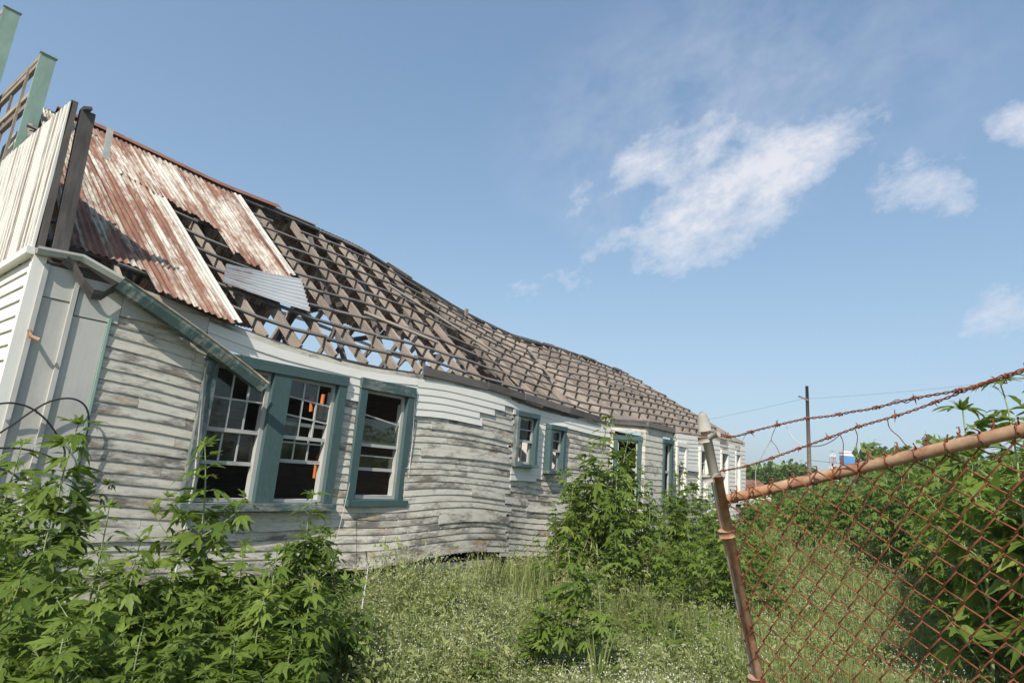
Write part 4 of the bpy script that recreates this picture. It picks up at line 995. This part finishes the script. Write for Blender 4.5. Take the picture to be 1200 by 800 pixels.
while len(gs) < 4200:
    px = random.uniform(300, 1280); w = 3.0*math.exp(random.random()*2.6); x, y = okspot(px, w)
    if inside_house(x, y): continue
    if x < X0+1.0 and y < 8.6 and random.random() < .85: continue
    s = max(1.0, w/6); gs.append((x, y, s, (.5 if x < X0+.5 else 1)*max(1, s*.6)*max(.4, 1+1.6*mn.noise(Vector((x*.8, y*.8, 8))))))
scatter('wildflower_cover', CL, spots, [M['weed'], M['flower']], 'low feathery weeds dotted with tiny white flowers')
scatter('meadow_grass', GCL, gs, [M['weed']], 'rough meadow grass between the weeds')
# broad grass blades in front
def blades(px, py, w, n, seed, label):
    rs = np.random.RandomState(seed); p = dep(px, py, w); mb = MB()
    for _ in range(n):
        th = rs.uniform(0, 6.28); o_ = np.array([math.cos(th), math.sin(th), 0]); L = rs.uniform(.45, .8); bend = rs.uniform(.15, .75); sd = np.array([-o_[1], o_[0], 0])
        Pt = []
        for i in range(8):
            t = i/7; c = np.array([p[0], p[1], 0])+o_*L*bend*t**1.8+np.array([0, 0, L*(t-.45*bend*t*t)]); wd = .011*math.sin(math.pi*min(1, t*.8+.2))+.001; Pt.append([c-sd*wd, c+zz*-.003, c+sd*wd])
        mb.grid(Pt, lambda i, j: (i*.1, j*.01), rs.rand())
    o = mb.build('grass_tuft', M['weed'], None, (p[0], p[1], 0)); tag(o, label, 'grass tuft')
blades(700, 800, 4.2, 11, 1, 'tuft of broad arching grass blades below the young ragweed')
blades(990+0, 790, 3.9, 8, 2, 'short tuft of broad grass blades seen through the chain-link mesh')
# dry reddish stalks
mb = MB(); p = dep(650, 660, 6.3); rs = np.random.RandomState(5)
for k in range(9):
    a = np.array([p[0]+rs.normal(0, .12), p[1]+rs.normal(0, .12), 0]); d = np.array([rs.normal(0, .14), rs.normal(0, .14), 1]); L = rs.uniform(.7, 1.15); mb.tube([a, a+d*L*.5, a+d*L+rs.normal(0, .03, 3)], [.004, .003, .001], 4)
    for j in range(9):
        t = rs.uniform(.45, 1); c = a+d*L*t; mb.tube([c, c+rs.normal(0, .05, 3)+np.array([0, 0, .05])], [.0035, .0015], 3)
o = mb.build('dry_stalk', M['straw'], None, (p[0], p[1], 0)); tag(o, 'dry straw coloured seed stalks among the flowering weeds', 'weed')
mb = MB(); p = dep(430, 650, 5.6); mb.tube([(p[0], p[1], 0), dep(431, 668, 5.9), dep(429, 645, 5.9)], .007, 6); o = mb.build('leaning_stick', M['sash'], None, (p[0], p[1], 0)); tag(o, 'thin white painted stick standing by the open crawl space', 'stick')

hz = bpy.data.materials.new('haze'); hz.use_nodes = True; ht = hz.node_tree; ht.nodes.remove(ht.nodes['Principled BSDF']); pv = ht.nodes.new('ShaderNodeVolumePrincipled'); pv.inputs['Color'].default_value = (.80, .87, .95, 1); pv.inputs['Density'].default_value = .0009; pv.inputs['Anisotropy'].default_value = .3; ht.links.new(pv.outputs[0], ht.nodes['Material Output'].inputs['Volume'])
mb = MB(); mb.box(-420, 420, -60, 420, -1, 26); o = mb.build('haze', hz, None); tag(o, 'thin summer haze over the whole field', 'haze', kind='stuff')
# ------------------------------------------------------------------ light, sky, clouds
SUNAZ = np.array([.36, -.93]); SUNAZ /= np.linalg.norm(SUNAZ); EL = R(44)
sd = np.array([SUNAZ[0]*math.cos(EL), SUNAZ[1]*math.cos(EL), math.sin(EL)])
sl = bpy.data.lights.new('sun', 'SUN'); sl.energy = 3.5; sl.angle = R(.53); sl.color = (1, .95, .87); so = bpy.data.objects.new('sun', sl); COL.objects.link(so)
so.rotation_euler = Vector(sd).to_track_quat('Z', 'Y').to_euler()
wd = bpy.data.worlds.new('World'); sc.world = wd; wd.use_nodes = True; t = NT(wd.node_tree); bg = t.n['Background']; bg.inputs[1].default_value = .14
sky = t.new('ShaderNodeTexSky'); sky.sky_type = 'NISHITA'; sky.sun_disc = False; sky.sun_elevation = EL; sky.sun_rotation = math.atan2(SUNAZ[0], SUNAZ[1]); sky.air_density = 1.0; sky.dust_density = 1.6; sky.ozone_density = 2.2; sky.altitude = 10
gm = t.new('ShaderNodeGamma'); gm.inputs[1].default_value = .90; t.l.new(sky.outputs[0], gm.inputs[0]); cc = t.vmath('DIVIDE', t.vmath('MULTIPLY', gm.outputs[0], (1.22, 1.36, 1.45)), t.vmath('ADD', t.vmath('MULTIPLY', gm.outputs[0], (.21, .20, .19)), (1, 1, 1)))
t.l.new(cc, bg.inputs[0])
cdir = ray(890, 240); e1 = np.cross(cdir, zz); e1 /= np.linalg.norm(e1); e2 = np.cross(e1, cdir)
D = t.new('ShaderNodeTexCoord').outputs['Generated']
dc = t.math('MAXIMUM', t.vmath('DOT_PRODUCT', D, tuple(cdir)), .05)
ua = t.math('DIVIDE', t.vmath('DOT_PRODUCT', D, tuple(e1)), dc); vb = t.math('DIVIDE', t.vmath('DOT_PRODUCT', D, tuple(e2)), dc)
def ab(px, py): d = ray(px, py); return float(d@e1/(d@cdir)), float(d@e2/(d@cdir))
cv = t.new('ShaderNodeCombineXYZ'); t.put(cv.inputs[0], ua); t.put(cv.inputs[1], vb); cv = cv.outputs[0]
CLX = 7.4
# clouds drift along one wind line, so their texture is stretched along it
a0, b0_ = ab(720, 300); a1, b1_ = ab(1040, 140); wa = math.atan2(b1_-b0_, a1-a0)
rotm = t.new('ShaderNodeMapping'); rotm.inputs['Rotation'].default_value = (0, 0, -wa); rotm.inputs['Location'].default_value = (CLX, 0, 0); t.put(rotm.inputs[0], cv)
st = t.vmath('MULTIPLY', rotm.outputs[0], (.80, 1.12, 1))
nz = t.noise(st, 12, 12, .68, dist=.1); nz2 = t.noise(st, 4.5, 6, .6)
masks = None; thin = None
def blob(p0, p1, half, amp=1.0):
    (x0, y0), (x1, y1) = ab(*p0), ab(*p1); cx, cy = (x0+x1)/2, (y0+y1)/2; L = math.hypot(x1-x0, y1-y0)/2; an = math.atan2(y1-y0, x1-x0); hw = half/F
    dx = t.math('SUBTRACT', ua, cx); dy = t.math('SUBTRACT', vb, cy)
    p_ = t.math('DIVIDE', t.math('ADD', t.math('MULTIPLY', dx, math.cos(an)), t.math('MULTIPLY', dy, math.sin(an))), L)
    q_ = t.math('DIVIDE', t.math('SUBTRACT', t.math('MULTIPLY', dy, math.cos(an)), t.math('MULTIPLY', dx, math.sin(an))), hw)
    r2 = t.math('ADD', t.math('MULTIPLY', p_, p_), t.math('MULTIPLY', q_, q_))
    return t.math('MULTIPLY', t.math('SUBTRACT', 1.0, r2), amp)
for args in (((690, 305), (1085, 115), 44, 1.05), ((740, 310), (950, 215), 40, .8), ((700, 215), (890, 150), 40, .95), ((990, 205), (1180, 235), 34, .9), ((1150, 140), (1260, 155), 22, .9), ((1135, 385), (1230, 350), 34, .45), ((595, 345), (700, 325), 20, .3), ((670, 230), (720, 220), 40, .15), ((1060, 500), (1120, 490), 12, .5)):
    q = blob(*args); masks = q if masks is None else t.math('MAXIMUM', masks, q)
masks = t.math('MAXIMUM', masks, -1.0)
den = t.math('ADD', t.math('ADD', t.math('MULTIPLY', masks, .52), t.math('MULTIPLY', t.math('SUBTRACT', nz, .5), 2.0)), t.math('MULTIPLY', t.math('SUBTRACT', nz2, .5), .9))
cov = t.ramp(den, [(.05, 0.0), (.24, .42), (.66, 1.0)])
veil = t.math('MAXIMUM', t.math('MAXIMUM', blob((560, 200), (1250, 20), 150, 1.0), blob((640, 260), (800, 180), 90, .9)), 0.0)
veil = t.math('MULTIPLY', veil, t.ramp(t.math('ADD', t.math('MULTIPLY', nz, .6), t.math('MULTIPLY', nz2, .4)), [(.42, 0.0), (.66, .34)]))
cov = t.math('MAXIMUM', t.math('MULTIPLY', cov, .78), veil)
cb = t.new('ShaderNodeBackground'); cb.inputs[1].default_value = 1.0
t.l.new(t.ramp(den, [(.2, (.46, .48, .54)), (.8, (.575, .56, .57))]), cb.inputs[0])
mx = t.new('ShaderNodeMixShader'); t.l.new(cov, mx.inputs[0]); t.l.new(bg.outputs[0], mx.inputs[1]); t.l.new(cb.outputs[0], mx.inputs[2]); t.l.new(mx.outputs[0], t.n['World Output'].inputs[0])

vs = sc.view_settings; vs.view_transform = 'Standard'; vs.look = 'None'; vs.gamma = 1; vs.exposure = 0.74; vs.use_curve_mapping = False
sc.cycles.volume_bounces = 0; sc.cycles.max_bounces = 6; sc.cycles.diffuse_bounces = 3; sc.cycles.transparent_max_bounces = 8; sc.cycles.use_denoising = True
